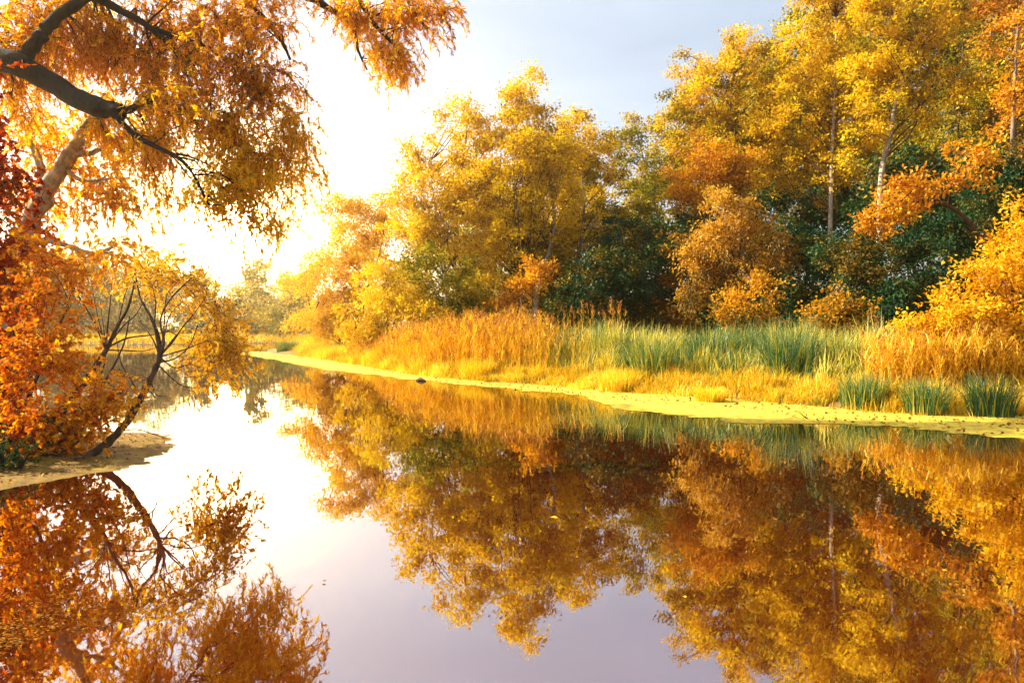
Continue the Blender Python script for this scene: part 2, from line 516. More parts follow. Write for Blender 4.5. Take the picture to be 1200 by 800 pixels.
parts = []
for (xr, yr, c) in (((-4, 22), (9, 24), 0.05), ((-14, -1), (22, 34), 0.09), ((-30, -5), (34, 60), 0.2)):
    v, q = weed_mesh((xr, yr), c, lambda X, Y, xr=xr, yr=yr: weed_keep(X, Y))
    if yr[0] == 22:   # where the patches meet
        pass
    parts.append((v, q))
v0, q0 = parts[0]
keepq = np.ones(len(q0), bool)
c0 = v0[q0].mean(1)
keepq &= ~((c0[:, 1] > 22) & (c0[:, 0] < -1))
parts[0] = (v0, q0[keepq])
v1, q1 = parts[1]; c1 = v1[q1].mean(1)
parts[1] = (v1, q1[~((c1[:, 1] < 22.02) & (c1[:, 0] > -4))])
v, q, _ = join(parts)
tag(mesh_obj('duckweed', v, q, M['duckweed']), 'pale yellow duckweed film floating along the grassy right bank', 'duckweed', kind='stuff')

# wet sand spit at the left
def spit_keep(X, Y):
    s = signed(X, Y) + fbm(X, Y, 2.2) * 0.09 + fbm(X, Y + 3, 9.0) * 0.025
    return np.where((X < -4.4) & (Y > 7.2) & (Y < 13.2), s + 0.12, -1)
xs = np.linspace(-13.5, -4.4, 300); ys = np.linspace(6.4, 13.4, 240)
GX, GY = np.meshgrid(xs, ys, indexing='ij')
S_ = signed(GX, GY) + fbm(GX, GY, 2.2) * 0.10 + fbm(GX, GY + 3, 9.0) * 0.008
GZ = np.clip(S_ * 0.06, -0.05, 0.02) + 0.008 + 0.006 * fbm(GX, GY, 6.0) + np.clip(signed(GX, GY) - 0.5, 0, 3) * 0.10
V = np.stack([GX, GY, GZ], -1).reshape(-1, 3)
i, j = np.meshgrid(np.arange(299), np.arange(239), indexing='ij')
Q = np.stack([i * 240 + j, (i + 1) * 240 + j, (i + 1) * 240 + j + 1, i * 240 + j + 1], -1).reshape(-1, 4)
Q = Q[(GZ.ravel()[Q].max(1) > -0.03)]
tag(mesh_obj('mud_bank', V, Q, M['mud'], smooth=True), kind='structure')


# ------------------------------------------------------------------ trees
def crown_leaves(blobs, rc, leaf_len, leaf_w, lai, droop=0.0, tone_shift=0.0, flat=0.75, fill=2.5):
    """Clumps -> sprays -> leaves through the crown's volume. Returns leaf arrays, clump centres."""
    clumps = []
    area = 0.5 * leaf_len * leaf_w
    for (c, R, sh) in blobs:
        n = max(3, int(fill * (R / rc) ** 2 * 1.1))
        d = unit(RNG.normal(size=(n, 3)))
        rr = R * RNG.uniform(0.12, 1.0, n) ** 0.5 * RNG.uniform(0.85, 1.1, n)
        p = c + d * rr[:, None] * np.array([1, 1, flat])
        for k in range(n):
            clumps.append((p[k], rc * RNG.uniform(0.55, 1.25), c, sh))
    pos, ax, tn, ctr = [], [], [], []
    for (p, rcl, c, sh) in clumps:
        ns = RNG.integers(8, 15)
        nl = max(4, int(lai * math.pi * rcl ** 2 / area / ns))
        d = unit(RNG.normal(size=(ns, 3)) + np.array([0, 0, 0.35]) + 0.5 * (p - c) / (np.linalg.norm(p - c) + 1e-6))
        sp = p + d * rcl * RNG.uniform(0.4, 1.35, ns)[:, None] * np.array([1, 1, 0.75])
        ctone = RNG.normal(0.63, 0.24) + sh + tone_shift
        for s in range(ns):
            off = RNG.normal(size=(nl, 3)) * rcl * 0.27
            along = RNG.uniform(0, 1, nl)[:, None]
            q = p + (sp[s] - p) * (0.45 + 0.75 * along) + off * np.array([1, 1, 0.7])
            q[:, 2] -= droop * rcl * along[:, 0] * RNG.uniform(0.3, 1.6)
            pos.append(q)
            ax.append(d[s] * 0.6 + RNG.normal(size=(nl, 3)) * 0.8 + np.array([0, 0, -0.25 - droop]))
            tn.append(np.clip(ctone + RNG.normal(0, 0.10) + RNG.normal(0, 0.11, nl), 0, 1))
        ctr.append((p, rcl, sp))
    pos = np.concatenate(pos); ax = np.concatenate(ax); tn = np.concatenate(tn)
    return leaves(pos, ax, leaf_len, leaf_w, tn), ctr


def tree(name, label, blobs, D, base, mat='gold', bark='bark_grey', rc=0.72, leaf=(0.20, 0.125), lai=1.35, trunk_r=0.2, droop=0.0,
         group=None, cat='tree', trunk_pts=None, shift=0.0, fill=2.5, flat=0.85, twigs=True, stems=1, depth=1.0):
    """blobs: (px, py, radius px[, extra distance[, tone]]) at distance D; base: (px, extra distance)."""
    bx = (base[0] - 600) / F * (D + base[1]); by = D + base[1]
    bz = float(ground_z(np.array([bx]), np.array([by]))[0])
    B = np.array([bx, by, bz])
    BL = []
    for b in blobs:
        dd = b[3] if len(b) > 3 else RNG.uniform(-0.3, 0.3) * b[2] / F * D * depth
        BL.append((P(b[0], b[1], D + dd), b[2] / F * (D + dd), b[4] if len(b) > 4 else 0.0))
    root = empty(name, B - np.array([0, 0, 0.05]), label, cat, group)
    lv, ctr = crown_leaves(BL, rc, leaf[0], leaf[1], lai, droop, shift, fill=fill, flat=flat)
    top = max(BL, key=lambda t: t[0][2])
    curves = []
    spines = []
    if trunk_pts is not None:
        sp = [P(x, y, D + d) for (x, y, d) in trunk_pts]
        sp = catmull([B - np.array([0, 0, 0.3])] + sp, 5)
        spines.append(sp)
    else:
        for s in range(stems):
            e = (top[0] if s == 0 else BL[RNG.integers(len(BL))][0]) + RNG.normal(0, 0.2, 3)
            b0 = B + (np.array([RNG.normal(0, 0.4), RNG.normal(0, 0.4), 0]) if s else 0) - np.array([0, 0, 0.3])
            mid = (b0 + e) / 2 + RNG.normal(0, 0.05, 3) * np.linalg.norm(e - b0) * np.array([1, 1, 0.2])
            mid2 = b0 * 0.75 + e * 0.25 + RNG.normal(0, 0.02, 3) * np.linalg.norm(e - b0)
            spines.append(catmull([b0, mid2, mid, e], 5))
    for sp in spines:
        n = len(sp); rad = trunk_r * (1 - 0.85 * np.linspace(0, 1, n) ** 0.9)
        rad[0] *= 1.35
        curves.append((sp, rad))
    v, q = tubes(curves, 10)
    mesh_obj('trunk', v, q, M[bark], root, smooth=True)
    lim, tw = [], []
    centres = np.array([c_[0] for c_ in ctr])
    to_trunk = np.min([np.linalg.norm(centres[:, None, :2] - S[None, :, :2], axis=2).min(1) for S in spines], axis=0)
    for ci, (p, rcl, sp) in enumerate(ctr):
        inner = np.nonzero((to_trunk < to_trunk[ci] - 0.15) & (centres[:, 2] < p[2] + 0.6))[0]
        if len(inner) and RNG.uniform() < 0.75:      # fork off a neighbouring bough instead of the trunk
            a_ = centres[inner[np.argmin(np.linalg.norm(centres[inner] - p, axis=1))]]
            lim.append((bend(a_, p, 0.08, 0.08), trunk_r * np.array([0.10, 0.085, 0.07, 0.055, 0.04])))
            if twigs:
                for t in sp[::2]:
                    tw.append((np.array([p, (p + t) / 2 + RNG.normal(0, 0.06 * rcl, 3), t]), trunk_r * np.array([0.045, 0.03, 0.015])))
            continue
        S = spines[RNG.integers(len(spines))]
        hd = np.hypot(S[:, 0] - p[0], S[:, 1] - p[1])
        score = np.abs(S[:, 2] - (p[2] - 0.9 * hd)) + 0.3 * hd
        k = int(np.argmin(score[1:])) + 1
        L = np.linalg.norm(p - S[k])
        rr = min(trunk_r * 0.45 * (1 - 0.6 * k / len(S)), 0.009 * L + 0.010)
        lim.append((bend(S[k], p, 0.06, 0.10), rr * np.array([1, 0.8, 0.6, 0.42, 0.25])))
        if twigs:
            for t in sp[::2]:
                tw.append((np.array([p, (p + t) / 2 + RNG.normal(0, 0.06 * rcl, 3), t]), rr * np.array([0.25, 0.16, 0.08])))
    v, q = tubes(lim, 5)
    if twigs:
        v2, q2 = tubes(tw, 3)
        q = np.concatenate([q, q2 + len(v)]); v = np.concatenate([v, v2])
    mesh_obj('branches', v, q, M['bark'], root, smooth=True)
    mesh_obj('crown', lv[0], lv[1], M[mat], root, tone=lv[2])
    return root


FOREST = 'autumn trees standing behind the reed bank'
# big golden grove in the middle
tree('poplar_tree', 'tall golden poplar at the left of the middle grove, above the rounded willow bush',
     [(515, 215, 48), (545, 165, 42), (520, 270, 50), (480, 260, 40), (560, 225, 45), (500, 185, 32), (548, 135, 24)], 44, (535, 0), 'gold', group=FOREST, trunk_r=0.2, stems=2, shift=0.06)
tree('poplar_tree', 'tallest golden poplar of the middle grove with a pointed airy top',
     [(612, 160, 42), (600, 215, 48), (635, 250, 50), (590, 280, 45), (615, 120, 26), (650, 190, 40), (570, 300, 32), (600, 325, 30), (618, 100, 12)], 43, (635, 0), 'gold', 'bark_pale', group=FOREST, trunk_r=0.22, stems=3, shift=0.2, fill=3.2)
tree('poplar_tree', 'olive green poplar closing the right end of the middle grove',
     [(682, 175, 42, 2, -0.1), (705, 220, 45, 3, -0.25), (670, 140, 26, 2, 0), (690, 270, 48, 1, -0.2), (725, 270, 42, 2, -0.3), (655, 300, 36)], 45, (662, 0), 'gold', group=FOREST, trunk_r=0.22,
     trunk_pts=[(672, 330, 0), (684, 260, 0), (680, 180, 1)], shift=-0.02)
tree('young_tree', 'slim pale orange tree hanging in front of the white trunks of the middle grove',
     [(620, 315, 18), (608, 340, 16), (585, 345, 20), (628, 330, 14), (640, 305, 13), (598, 365, 14)], 38, (604, 0), 'amber', 'bark_pale', rc=0.6, group=FOREST, trunk_r=0.09, droop=0.5)
tree('poplar_tree', 'loose olive poplar in the dip between the two tall groves',
     [(745, 205, 38), (730, 165, 24), (765, 245, 38), (750, 160, 22), (790, 210, 30), (748, 138, 12), (775, 160, 12)], 56, (752, 0), 'olive', group=FOREST, lai=1.1, fill=2.0, shift=0.08)
# left golden trees by the bend
tree('willow_tree', 'glowing yellow willow at the bend of the river, leftmost of the right bank',
     [(400, 300, 42), (385, 345, 40), (425, 265, 34), (445, 300, 42), (372, 375, 34), (410, 360, 40), (395, 385, 26), (400, 250, 22), (450, 245, 26), (352, 330, 18), (470, 330, 42)], 50, (415, 0), 'bright', 'bark', rc=1.0, group=FOREST, trunk_r=0.25, droop=0.4, stems=3)
tree('willow_bush', 'rounded pale willow bush drooping onto the grass below the golden poplar',
     [(450, 335, 34), (430, 365, 30), (475, 345, 32), (415, 385, 18), (460, 375, 30), (500, 360, 28)], 38, (455, 1), 'gold', 'bark', rc=0.7, leaf=(0.2, 0.1), group=FOREST, trunk_r=0.12, droop=0.9, stems=4, cat='bush', shift=0.12)
tree('shrub', 'dark olive shrub with orange tips between the rounded willow and the poplar trunks',
     [(520, 350, 32), (545, 335, 34), (500, 320, 34), (560, 365, 26), (530, 375, 25)], 39, (530, 1), 'olive', 'bark', rc=0.7, group=FOREST, trunk_r=0.08, stems=4, cat='shrub')
# dark understory across
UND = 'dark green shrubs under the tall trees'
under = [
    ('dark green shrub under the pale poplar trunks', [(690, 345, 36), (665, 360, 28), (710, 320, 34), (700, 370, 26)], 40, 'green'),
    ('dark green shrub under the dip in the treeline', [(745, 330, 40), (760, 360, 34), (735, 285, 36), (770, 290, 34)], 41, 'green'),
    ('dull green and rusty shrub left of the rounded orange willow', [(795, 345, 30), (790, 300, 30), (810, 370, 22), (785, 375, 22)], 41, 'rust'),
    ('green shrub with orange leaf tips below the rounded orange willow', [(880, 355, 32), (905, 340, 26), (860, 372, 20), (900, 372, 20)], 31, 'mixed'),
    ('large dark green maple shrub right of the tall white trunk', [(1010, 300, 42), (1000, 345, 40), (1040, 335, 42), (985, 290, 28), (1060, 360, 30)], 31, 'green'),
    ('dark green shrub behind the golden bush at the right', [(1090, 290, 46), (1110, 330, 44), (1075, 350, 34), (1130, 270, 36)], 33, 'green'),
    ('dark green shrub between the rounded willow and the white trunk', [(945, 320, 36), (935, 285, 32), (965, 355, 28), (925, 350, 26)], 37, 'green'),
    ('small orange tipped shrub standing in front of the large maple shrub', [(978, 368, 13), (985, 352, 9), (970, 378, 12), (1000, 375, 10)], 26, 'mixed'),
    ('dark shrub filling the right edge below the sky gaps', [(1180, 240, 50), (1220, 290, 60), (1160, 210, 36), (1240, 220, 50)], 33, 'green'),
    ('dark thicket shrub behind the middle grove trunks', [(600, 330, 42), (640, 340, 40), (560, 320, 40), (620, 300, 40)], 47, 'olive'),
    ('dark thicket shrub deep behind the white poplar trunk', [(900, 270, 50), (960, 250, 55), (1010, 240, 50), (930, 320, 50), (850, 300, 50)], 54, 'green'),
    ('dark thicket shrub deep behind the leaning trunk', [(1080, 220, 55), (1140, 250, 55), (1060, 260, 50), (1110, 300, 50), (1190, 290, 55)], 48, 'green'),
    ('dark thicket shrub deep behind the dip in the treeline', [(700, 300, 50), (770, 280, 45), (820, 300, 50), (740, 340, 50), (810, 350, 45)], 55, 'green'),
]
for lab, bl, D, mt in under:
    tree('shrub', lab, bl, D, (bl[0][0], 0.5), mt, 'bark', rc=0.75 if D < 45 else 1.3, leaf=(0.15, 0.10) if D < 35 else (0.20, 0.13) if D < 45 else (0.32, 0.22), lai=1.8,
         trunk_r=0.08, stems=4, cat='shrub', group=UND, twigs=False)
# rounded orange willow and the tall right hand grove
tree('round_willow', 'rounded willow with orange top and dull green right side, low in the right grove',
     [(860, 260, 36, 0, 0.15), (845, 240, 24, 0, 0.3), (885, 290, 38, 0, -0.2), (840, 300, 34, 0, 0.1), (905, 300, 30, 1, -0.3), (825, 335, 26, 0, 0.0), (870, 330, 34, 0, -0.2), (815, 280, 20, 0, 0.2)],
     35, (858, 0), 'rust', 'bark', rc=0.7, leaf=(0.19, 0.09), group=FOREST, droop=0.8, trunk_r=0.16, stems=3, shift=0.05)
tree('poplar_tree', 'broad golden poplar at the left end of the tall right grove',
     [(820, 110, 42), (805, 150, 36), (845, 160, 42), (870, 95, 42), (860, 60, 26), (815, 85, 26), (835, 200, 38), (880, 70, 22), (880, 130, 40)], 47, (850, 0), 'gold', group=FOREST, trunk_r=0.25, stems=2, shift=-0.08)
tree('amber_tree', 'copper coloured tree low in front of the broad golden poplar',
     [(815, 190, 30), (840, 205, 32), (800, 215, 24), (870, 205, 28), (825, 230, 26)], 43, (832, 0), 'amber', 'bark', rc=0.8, group=FOREST, trunk_r=0.14, stems=2)
tree('poplar_tree', 'golden poplar rising out of the top of the picture above the tall white trunk',
     [(940, 70, 48), (920, 130, 45), (960, 150, 42), (975, 30, 48), (935, 195, 36), (975, 205, 34), (990, 90, 45), (960, -30, 50), (1000, -60, 55), (905, 175, 32)], 44, (974, -2), 'gold', 'bark_pale', group=FOREST, trunk_r=0.21,
     trunk_pts=[(973, 330, -2), (973, 260, -2), (975, 180, -2), (978, 100, -1), (980, 20, 0)], shift=0.03)
tree('poplar_tree', 'golden poplar with a leaning pale trunk forking into long white branches',
     [(1060, 80, 42), (1030, 130, 38), (1085, 30, 50), (1050, -10, 50), (1100, 110, 34), (1025, 60, 40), (1070, -70, 60), (1110, -20, 50), (1010, 170, 26)], 40, (1030, 0), 'gold', 'bark_pale', group=FOREST, trunk_r=0.21,
     trunk_pts=[(1032, 220, 0), (1043, 160, 0), (1052, 110, 0), (1070, 50, 0), (1090, -20, 1)], shift=0.06)
tree('poplar_tree', 'dark olive tree with sky showing through, behind the leaning pale trunk',
     [(1120, 130, 34), (1140, 70, 36), (1110, 180, 34), (1130, 20, 36), (1150, 180, 30)], 50, (1120, 0), 'olive', 'bark', group=FOREST, lai=0.9, fill=1.6, shift=-0.05)
tree('poplar_tree', 'orange poplar cut by the right edge of the picture, dark trunk against sky gaps',
     [(1185, 40, 40), (1200, 110, 34), (1175, 150, 26), (1215, -10, 60), (1170, -10, 36), (1240, 90, 50), (1210, 180, 24)], 36, (1190, 0), 'amber', 'bark_grey', group=FOREST, trunk_r=0.2, lai=1.2, fill=2.0,
     trunk_pts=[(1188, 250, 0), (1186, 180, 0), (1190, 80, 0), (1195, 0, 0)], shift=0.05)
tree('leaning_tree', 'orange leaved tree leaning out over the dark maple shrub from the right',
     [(1030, 245, 22), (1060, 228, 26), (1095, 210, 26), (1010, 260, 16), (1125, 190, 24), (1050, 262, 18), (1085, 242, 22), (1150, 205, 20)], 29, (1165, 2), 'amber', 'bark', rc=0.6, leaf=(0.2, 0.12), group=FOREST, trunk_r=0.14,
     trunk_pts=[(1150, 290, 1), (1110, 240, 0), (1060, 238, 0), (1020, 250, 0)], shift=0.05)
# golden bush on the bank at the right
tree('golden_bush', 'bright golden bush spilling over the reeds at the right edge',
     [(1190, 285, 34), (1160, 320, 32), (1120, 355, 32), (1185, 345, 42), (1225, 310, 55), (1090, 385, 24), (1140, 390, 34), (1190, 400, 38), (1235, 250, 40), (1240, 380, 50), (1072, 372, 13)], 17.5, (1175, 0.5), 'bright', 'bark',
     rc=0.42, leaf=(0.12, 0.07), trunk_r=0.07, stems=5, cat='bush', lai=1.3)
# trees that close the view behind and beside (seen through gaps and by reflection)
BACK = 'rear trees of the forest seen in the gaps'
for k, (x, yt, D, mt) in enumerate([(560, 230, 66, 'olive'), (640, 200, 68, 'gold'), (860, 150, 70, 'olive'), (930, 110, 66, 'olive'), (1010, 120, 68, 'gold'), (800, 175, 60, 'olive'), (960, 40, 60, 'olive'), (1045, 10, 60, 'gold'), (1120, -10, 58, 'olive'), (1180, 40, 56, 'gold'), (900, 90, 62, 'gold'), (1150, 120, 60, 'olive'), (1080, 130, 56, 'olive'), (1260, 40, 48, 'amber'), (1330, 60, 44, 'gold'), (1400, 100, 40, 'gold')]):
    s = 46
    tree('forest_tree', 'rear forest tree glimpsed between the nearer golden crowns', [(x, yt, s), (x + 30, yt + 50, s), (x - 30, yt + 60, s), (x, yt + 110, s)], D, (x, 0), mt, rc=1.1, leaf=(0.30, 0.2), group=BACK, twigs=False)

# one leafy mass of undergrowth that closes the forest floor behind the counted trees
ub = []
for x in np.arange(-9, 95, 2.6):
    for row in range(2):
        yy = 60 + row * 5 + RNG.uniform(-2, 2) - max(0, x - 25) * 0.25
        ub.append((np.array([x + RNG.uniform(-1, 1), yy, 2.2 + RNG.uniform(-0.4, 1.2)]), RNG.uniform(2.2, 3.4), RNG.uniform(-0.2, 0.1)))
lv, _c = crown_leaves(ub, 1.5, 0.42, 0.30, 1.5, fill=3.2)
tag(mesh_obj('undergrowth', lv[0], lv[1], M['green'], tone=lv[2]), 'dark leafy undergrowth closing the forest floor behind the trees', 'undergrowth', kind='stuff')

# ------------------------------------------------------------------ far shore
far = [
    ('tall rounded tree fading in the haze at the end of the river', [(300, 335, 22), (290, 355, 22), (312, 358, 22), (302, 318, 14)], 130),
    ('low blue green tree at the end of the river beside the yellow willow', [(328, 372, 12), (324, 382, 10), (334, 384, 10)], 108),
    ('hazy yellow tree left of the end of the river', [(262, 350, 20), (268, 372, 20), (252, 366, 18)], 118),
    ('hazy tree rising behind the leaning shrub leaves', [(225, 330, 20), (220, 355, 24), (238, 365, 18)], 120),
    ('hazy tree in the gap below the pale forked trunk', [(180, 320, 24), (188, 350, 24), (170, 360, 22)], 122),
    ('hazy tree behind the twiggy shrub stems', [(140, 330, 24), (148, 358, 24), (128, 362, 22)], 118),
    ('hazy tree half hidden by orange leaves over the far water', [(95, 325, 26), (105, 358, 24), (80, 362, 24)], 116),
    ('far tree hidden behind the orange bush', [(45, 320, 28), (55, 358, 26), (30, 362, 26)], 114),
    ('far tree hidden behind the red leaves at the left edge', [(-10, 320, 28), (0, 358, 26), (-30, 362, 26)], 112),
    ('pale tree beyond the end of the river, right of the tall rounded one', [(345, 350, 24), (350, 335, 18), (358, 365, 20)], 135),
]
for lab, bl, D in far:
    tree('far_tree', lab, bl, D, (bl[0][0], 0), 'far', 'bark', rc=1.7, leaf=(0.5, 0.36), lai=1.8, fill=4.0, group='hazy trees on the far shore', twigs=False, trunk_r=0.3)


# ------------------------------------------------------------------ grasses on the right bank
def bank_points(n, px0, px1, s0, s1, noise=None, thr=0.0):
    px = RNG.uniform(px0, px1, n * 3); s = RNG.uniform(s0, s1, n * 3)
    D = edge_D(px) + s
    keep = RNG.uniform(0, 1, n * 3) < D / D.max()
    px, D, s = px[keep], D[keep], s[keep]
    X = (px - 600) / F * D
    if noise is not None:
        k = fbm(X + noise, D, 0.5) > thr
        X, D, px, s = X[k], D[k], px[k], s[k]
    X, D, px, s = X[:n], D[:n], px[:n], s[:n]
    return X, D, px, s


def grass_patch(X, Y, h, w, tone, curl, segs=3, lean_bias=(0.0, 0.0)):
    Z = ground_z(X, Y) - 0.02
    n = len(X)
    az = RNG.uniform(0, 2 * np.pi, n)
    lean = unit(np.stack([np.cos(az) + lean_bias[0], np.sin(az) + lean_bias[1]], 1))
    return blades(np.stack([X, Y, Z], 1), h, np.broadcast_to(w, (n,)).astype(float), lean, curl, np.clip(tone, 0, 1), segs)


# short yellow grass: tufts along the water and a thinner carpet behind
def tuft_patch(n, px0, px1, s0, s1, k, spread, h0, h1, w, tone0, hfun=None):
    X, Y, px, s = bank_points(n, px0, px1, s0, s1)
    hh = RNG.uniform(h0, h1, len(X)) * (0.55 + 0.75 * np.clip(fbm(X, Y, 1.1) * 0.45 + 0.5, 0, 1.1))
    if hfun is not None:
        hh = hh * hfun(px, s)
    tt = RNG.normal(tone0, 0.17, len(X)) + 0.26 * fbm(X + 2, Y, 0.9)
    Xb, Yb, az, rn = tufted(X, Y, k, spread)
    m_ = len(Xb)
    B = np.stack([Xb, Yb, ground_z(Xb, Yb) - 0.02], 1)
    lean = unit(np.stack([np.cos(az) + RNG.normal(0, 0.4, m_) + 0.15, np.sin(az) + RNG.normal(0, 0.4, m_)], 1))
    return blades(B, np.repeat(hh, k) * RNG.uniform(0.55, 1.1, m_), RNG.uniform(0.7, 1.3, m_) * w, lean,
                  RNG.uniform(0.1, 1.0, m_) * (0.4 + rn), np.clip(np.repeat(tt, k) + RNG.normal(0, 0.2, m_), 0, 1), 3)


parts = [tuft_patch(420, 350, 1320, -0.5, 0.1, 26, 0.13, 0.2, 0.5, 0.016, 0.55), tuft_patch(2600, 350, 1320, 0.05, 3.4, 34, 0.16, 0.28, 0.68, 0.019, 0.56, lambda px, s: np.clip(0.5 + s * 0.8, 0, 1.15)),
         tuft_patch(1400, 345, 1330, 3.0, 16, 16, 0.3, 0.5, 1.0, 0.03, 0.6)]
v, q, t = join(parts)
tag(mesh_obj('bank_grass', v, q, M['grass'], tone=t), 'short yellow grass along the edge of the right bank', 'grass', kind='stuff')


def reed_stand(X, Y, hmin, hmax, tone0, plume=0.35, hs=1.0):
    """Reeds: thin stalk, long leaves off it, some with a plume."""
    n = len(X)
    h = RNG.uniform(hmin, hmax, n) * hs
    az = RNG.uniform(0, 2 * np.pi, n)
    lean = np.stack([np.cos(az) + 0.5, np.sin(az)], 1)
    lean = unit(lean)
    Z = ground_z(X, Y) - 0.02
    B = np.stack([X, Y, Z], 1)
    curl = RNG.uniform(0.02, 0.22, n)
    st = blades(B, h, np.full(n, 0.018), lean, curl, np.clip(RNG.normal(tone0, 0.2, n), 0, 1), 2)
    out = [st]
    nl = 8
    for k in range(nl):
        f = RNG.uniform(0.2, 0.98, n)
        p = B + np.concatenate([lean * (h * curl * f ** 2 * 0.75)[:, None], (h * f * 0.97)[:, None]], 1)
        a2 = RNG.uniform(0, 2 * np.pi, n)
        l2 = np.stack([np.cos(a2), np.sin(a2)], 1)
        out.append(blades(p, RNG.uniform(0.25, 0.6, n), RNG.uniform(0.018, 0.032, n), l2, RNG.uniform(0.5, 1.7, n), np.clip(RNG.normal(tone0 + 0.1, 0.22, n), 0, 1), 2))
    pl = RNG.uniform(size=n) < plume
    m_ = int(pl.sum())
    top = B[pl] + np.concatenate([lean[pl] * (h * curl * 0.75)[pl][:, None], (h * 0.95)[pl][:, None]], 1)
    rep = 12
    tp = np.repeat(top, rep, 0) + RNG.normal(0, 0.02, (m_ * rep, 3)) + np.array([0, 0, 1]) * RNG.uniform(-0.02, 0.22, m_ * rep)[:, None]
    axs = RNG.normal(0, 0.5, (m_ * rep, 3)) + np.array([0.25, 0, 1.0])
    plm = leaves(tp, axs, 0.13, 0.028, RNG.uniform(0, 1, m_ * rep))
    return join(out), plm


# tall dry reeds
X, Y, px, s = bank_points(4600, 405, 690, 1.2, 7.8)
taper = np.interp(px + 14 * np.sin(Y * 1.7), [405, 470, 540, 610, 690], [0.35, 0.85, 1.0, 1.02, 0.62])
keep = RNG.uniform(size=len(X)) < np.interp(px - 5 * s, [380, 440, 585, 640], [0.3, 1.0, 1.0, 0.05])
X, Y = X[keep], Y[keep]; taper = taper[keep]
rs, pl = reed_stand(X, Y, 1.25, 2.1, 0.5, hs=taper * (1 + 0.16 * fbm(X, Y, 1.1)))
tag(mesh_obj('tall_reeds', rs[0], rs[1], M['reed'], tone=rs[2]), 'tall orange dry reeds in front of the middle grove', 'reeds', kind='stuff')
tag(mesh_obj('reed_plumes', pl[0], pl[1], M['plume'], tone=pl[2]), 'brown feathery plumes topping the tall dry reeds', 'reed plumes', kind='stuff')
# second reed stand at the right under the golden bush
X, Y, px, s = bank_points(2600, 1010, 1330, 1.3, 4.2)
k = RNG.uniform(size=len(X)) < np.interp(px, [1010, 1090], [0.15, 1.0])
X, Y = X[k], Y[k]
rs2, pl2 = reed_stand(X, Y, 0.6, 1.5, 0.55, 0.15, hs=1 + 0.25 * fbm(X, Y, 1.6))
tag(mesh_obj('tall_reeds', rs2[0], rs2[1], M['reed'], tone=rs2[2]), 'orange dry reeds mixed with stalks below the golden bush', 'reeds', kind='stuff')
tag(mesh_obj('reed_plumes', pl2[0], pl2[1], M['plume'], tone=pl2[2]), 'brown plumes on the reeds below the golden bush', 'reed plumes', kind='stuff')
# a few plumed reeds standing behind the cattails
X, Y, px, s = bank_points(34, 655, 740, 9.5, 12.5)
rs3, pl3 = reed_stand(X, Y, 2.0, 2.7, 0.35, 1.0)
tag(mesh_obj('tall_reeds', rs3[0], rs3[1], M['reed'], tone=rs3[2]), 'small stand of rusty plumed reeds rising behind the cattails', 'reeds', kind='stuff')
tag(mesh_obj('reed_plumes', pl3[0], pl3[1], M['plume'], tone=pl3[2]), 'rusty plumes of the small reed stand behind the cattails', 'reed plumes', kind='stuff')

# cattail bed
parts = []
X, Y, px, s = bank_points(2300, 560, 1040, 1.9, 12.0)
k = RNG.uniform(size=len(X)) < np.clip((px - 560 + 9 * s) / 75, 0, 1)
X, Y, px, s = X[k], Y[k], px[k], s[k]
kk = 16
th = RNG.uniform(1.0, 1.6, len(X)) * np.clip(0.45 + 0.12 * s, 0, 1.05) * (0.95 + 0.3 * fbm(X + 5, Y, 0.9))
tt = np.clip(0.42 + 0.035 * s - 0.26 * fbm(X + 3, Y, 0.45) + 0.12 * fbm(X, Y, 2.2) + RNG.normal(0, 0.2, len(X)), 0.02, 1)
lb = RNG.normal(0.25, 0.6, len(X))
Xb, Yb, az, rn = tufted(X, Y, kk, 0.22)
n = len(Xb)
B = np.stack([Xb, Yb, ground_z(Xb, Yb) - 0.02], 1)
lean = unit(np.stack([np.cos(az) + np.repeat(lb, kk), np.sin(az)], 1))
parts.append(blades(B, np.repeat(th, kk) * RNG.uniform(0.6, 1.08, n), RNG.uniform(0.022, 0.042, n), lean, RNG.uniform(0.02, 0.75, n) * (0.3 + rn), np.clip(np.repeat(tt, kk) + RNG.normal(0, 0.17, n), 0, 1), 3))
v, q, t = join(parts)
tag(mesh_obj('cattail_bed', v, q, M['cattail'], tone=t), 'broad bed of green and straw cattails on the right bank', 'cattails', kind='stuff')


# single clumps one can point at
def tuft(name, label, px, py_base, wpx, hpx, mat, n, tone, cat='grass clump', group='clumps of sedge and grass on the right bank', lean=0.9, wid=0.02):
    D = ground_D(py_base)
    x = (px - 600) / F * D
    Rr = wpx / 2 / F * D; hh = hpx / F * D
    a_ = RNG.uniform(0, 2 * np.pi, n); rr = Rr * 0.55 * np.sqrt(RNG.uniform(0, 1, n))
    X = x + rr * np.cos(a_); Y = D + rr * np.sin(a_)
    Z = np.maximum(ground_z(X, Y), -0.02) - 0.01
    out_ = unit(np.stack([np.cos(a_) + RNG.normal(0, 0.5, n), np.sin(a_) + RNG.normal(0, 0.5, n)], 1))
    z0 = max(0.0, float(np.median(Z)))
    curl = RNG.uniform(0.05, lean, n) * (0.4 + rr / Rr)
    v, q, t = blades(np.stack([X, Y, Z], 1), hh * RNG.uniform(0.6, 1.1, n), RNG.uniform(0.6, 1.3, n) * wid, out_, curl, np.clip(RNG.normal(tone, 0.2, n), 0, 1), 4)
    o = mesh_obj(name, v - np.array([x, D, z0]), q, M[mat], tone=t)
    o.location = (x, D, z0)
    return tag(o, label, cat, group)


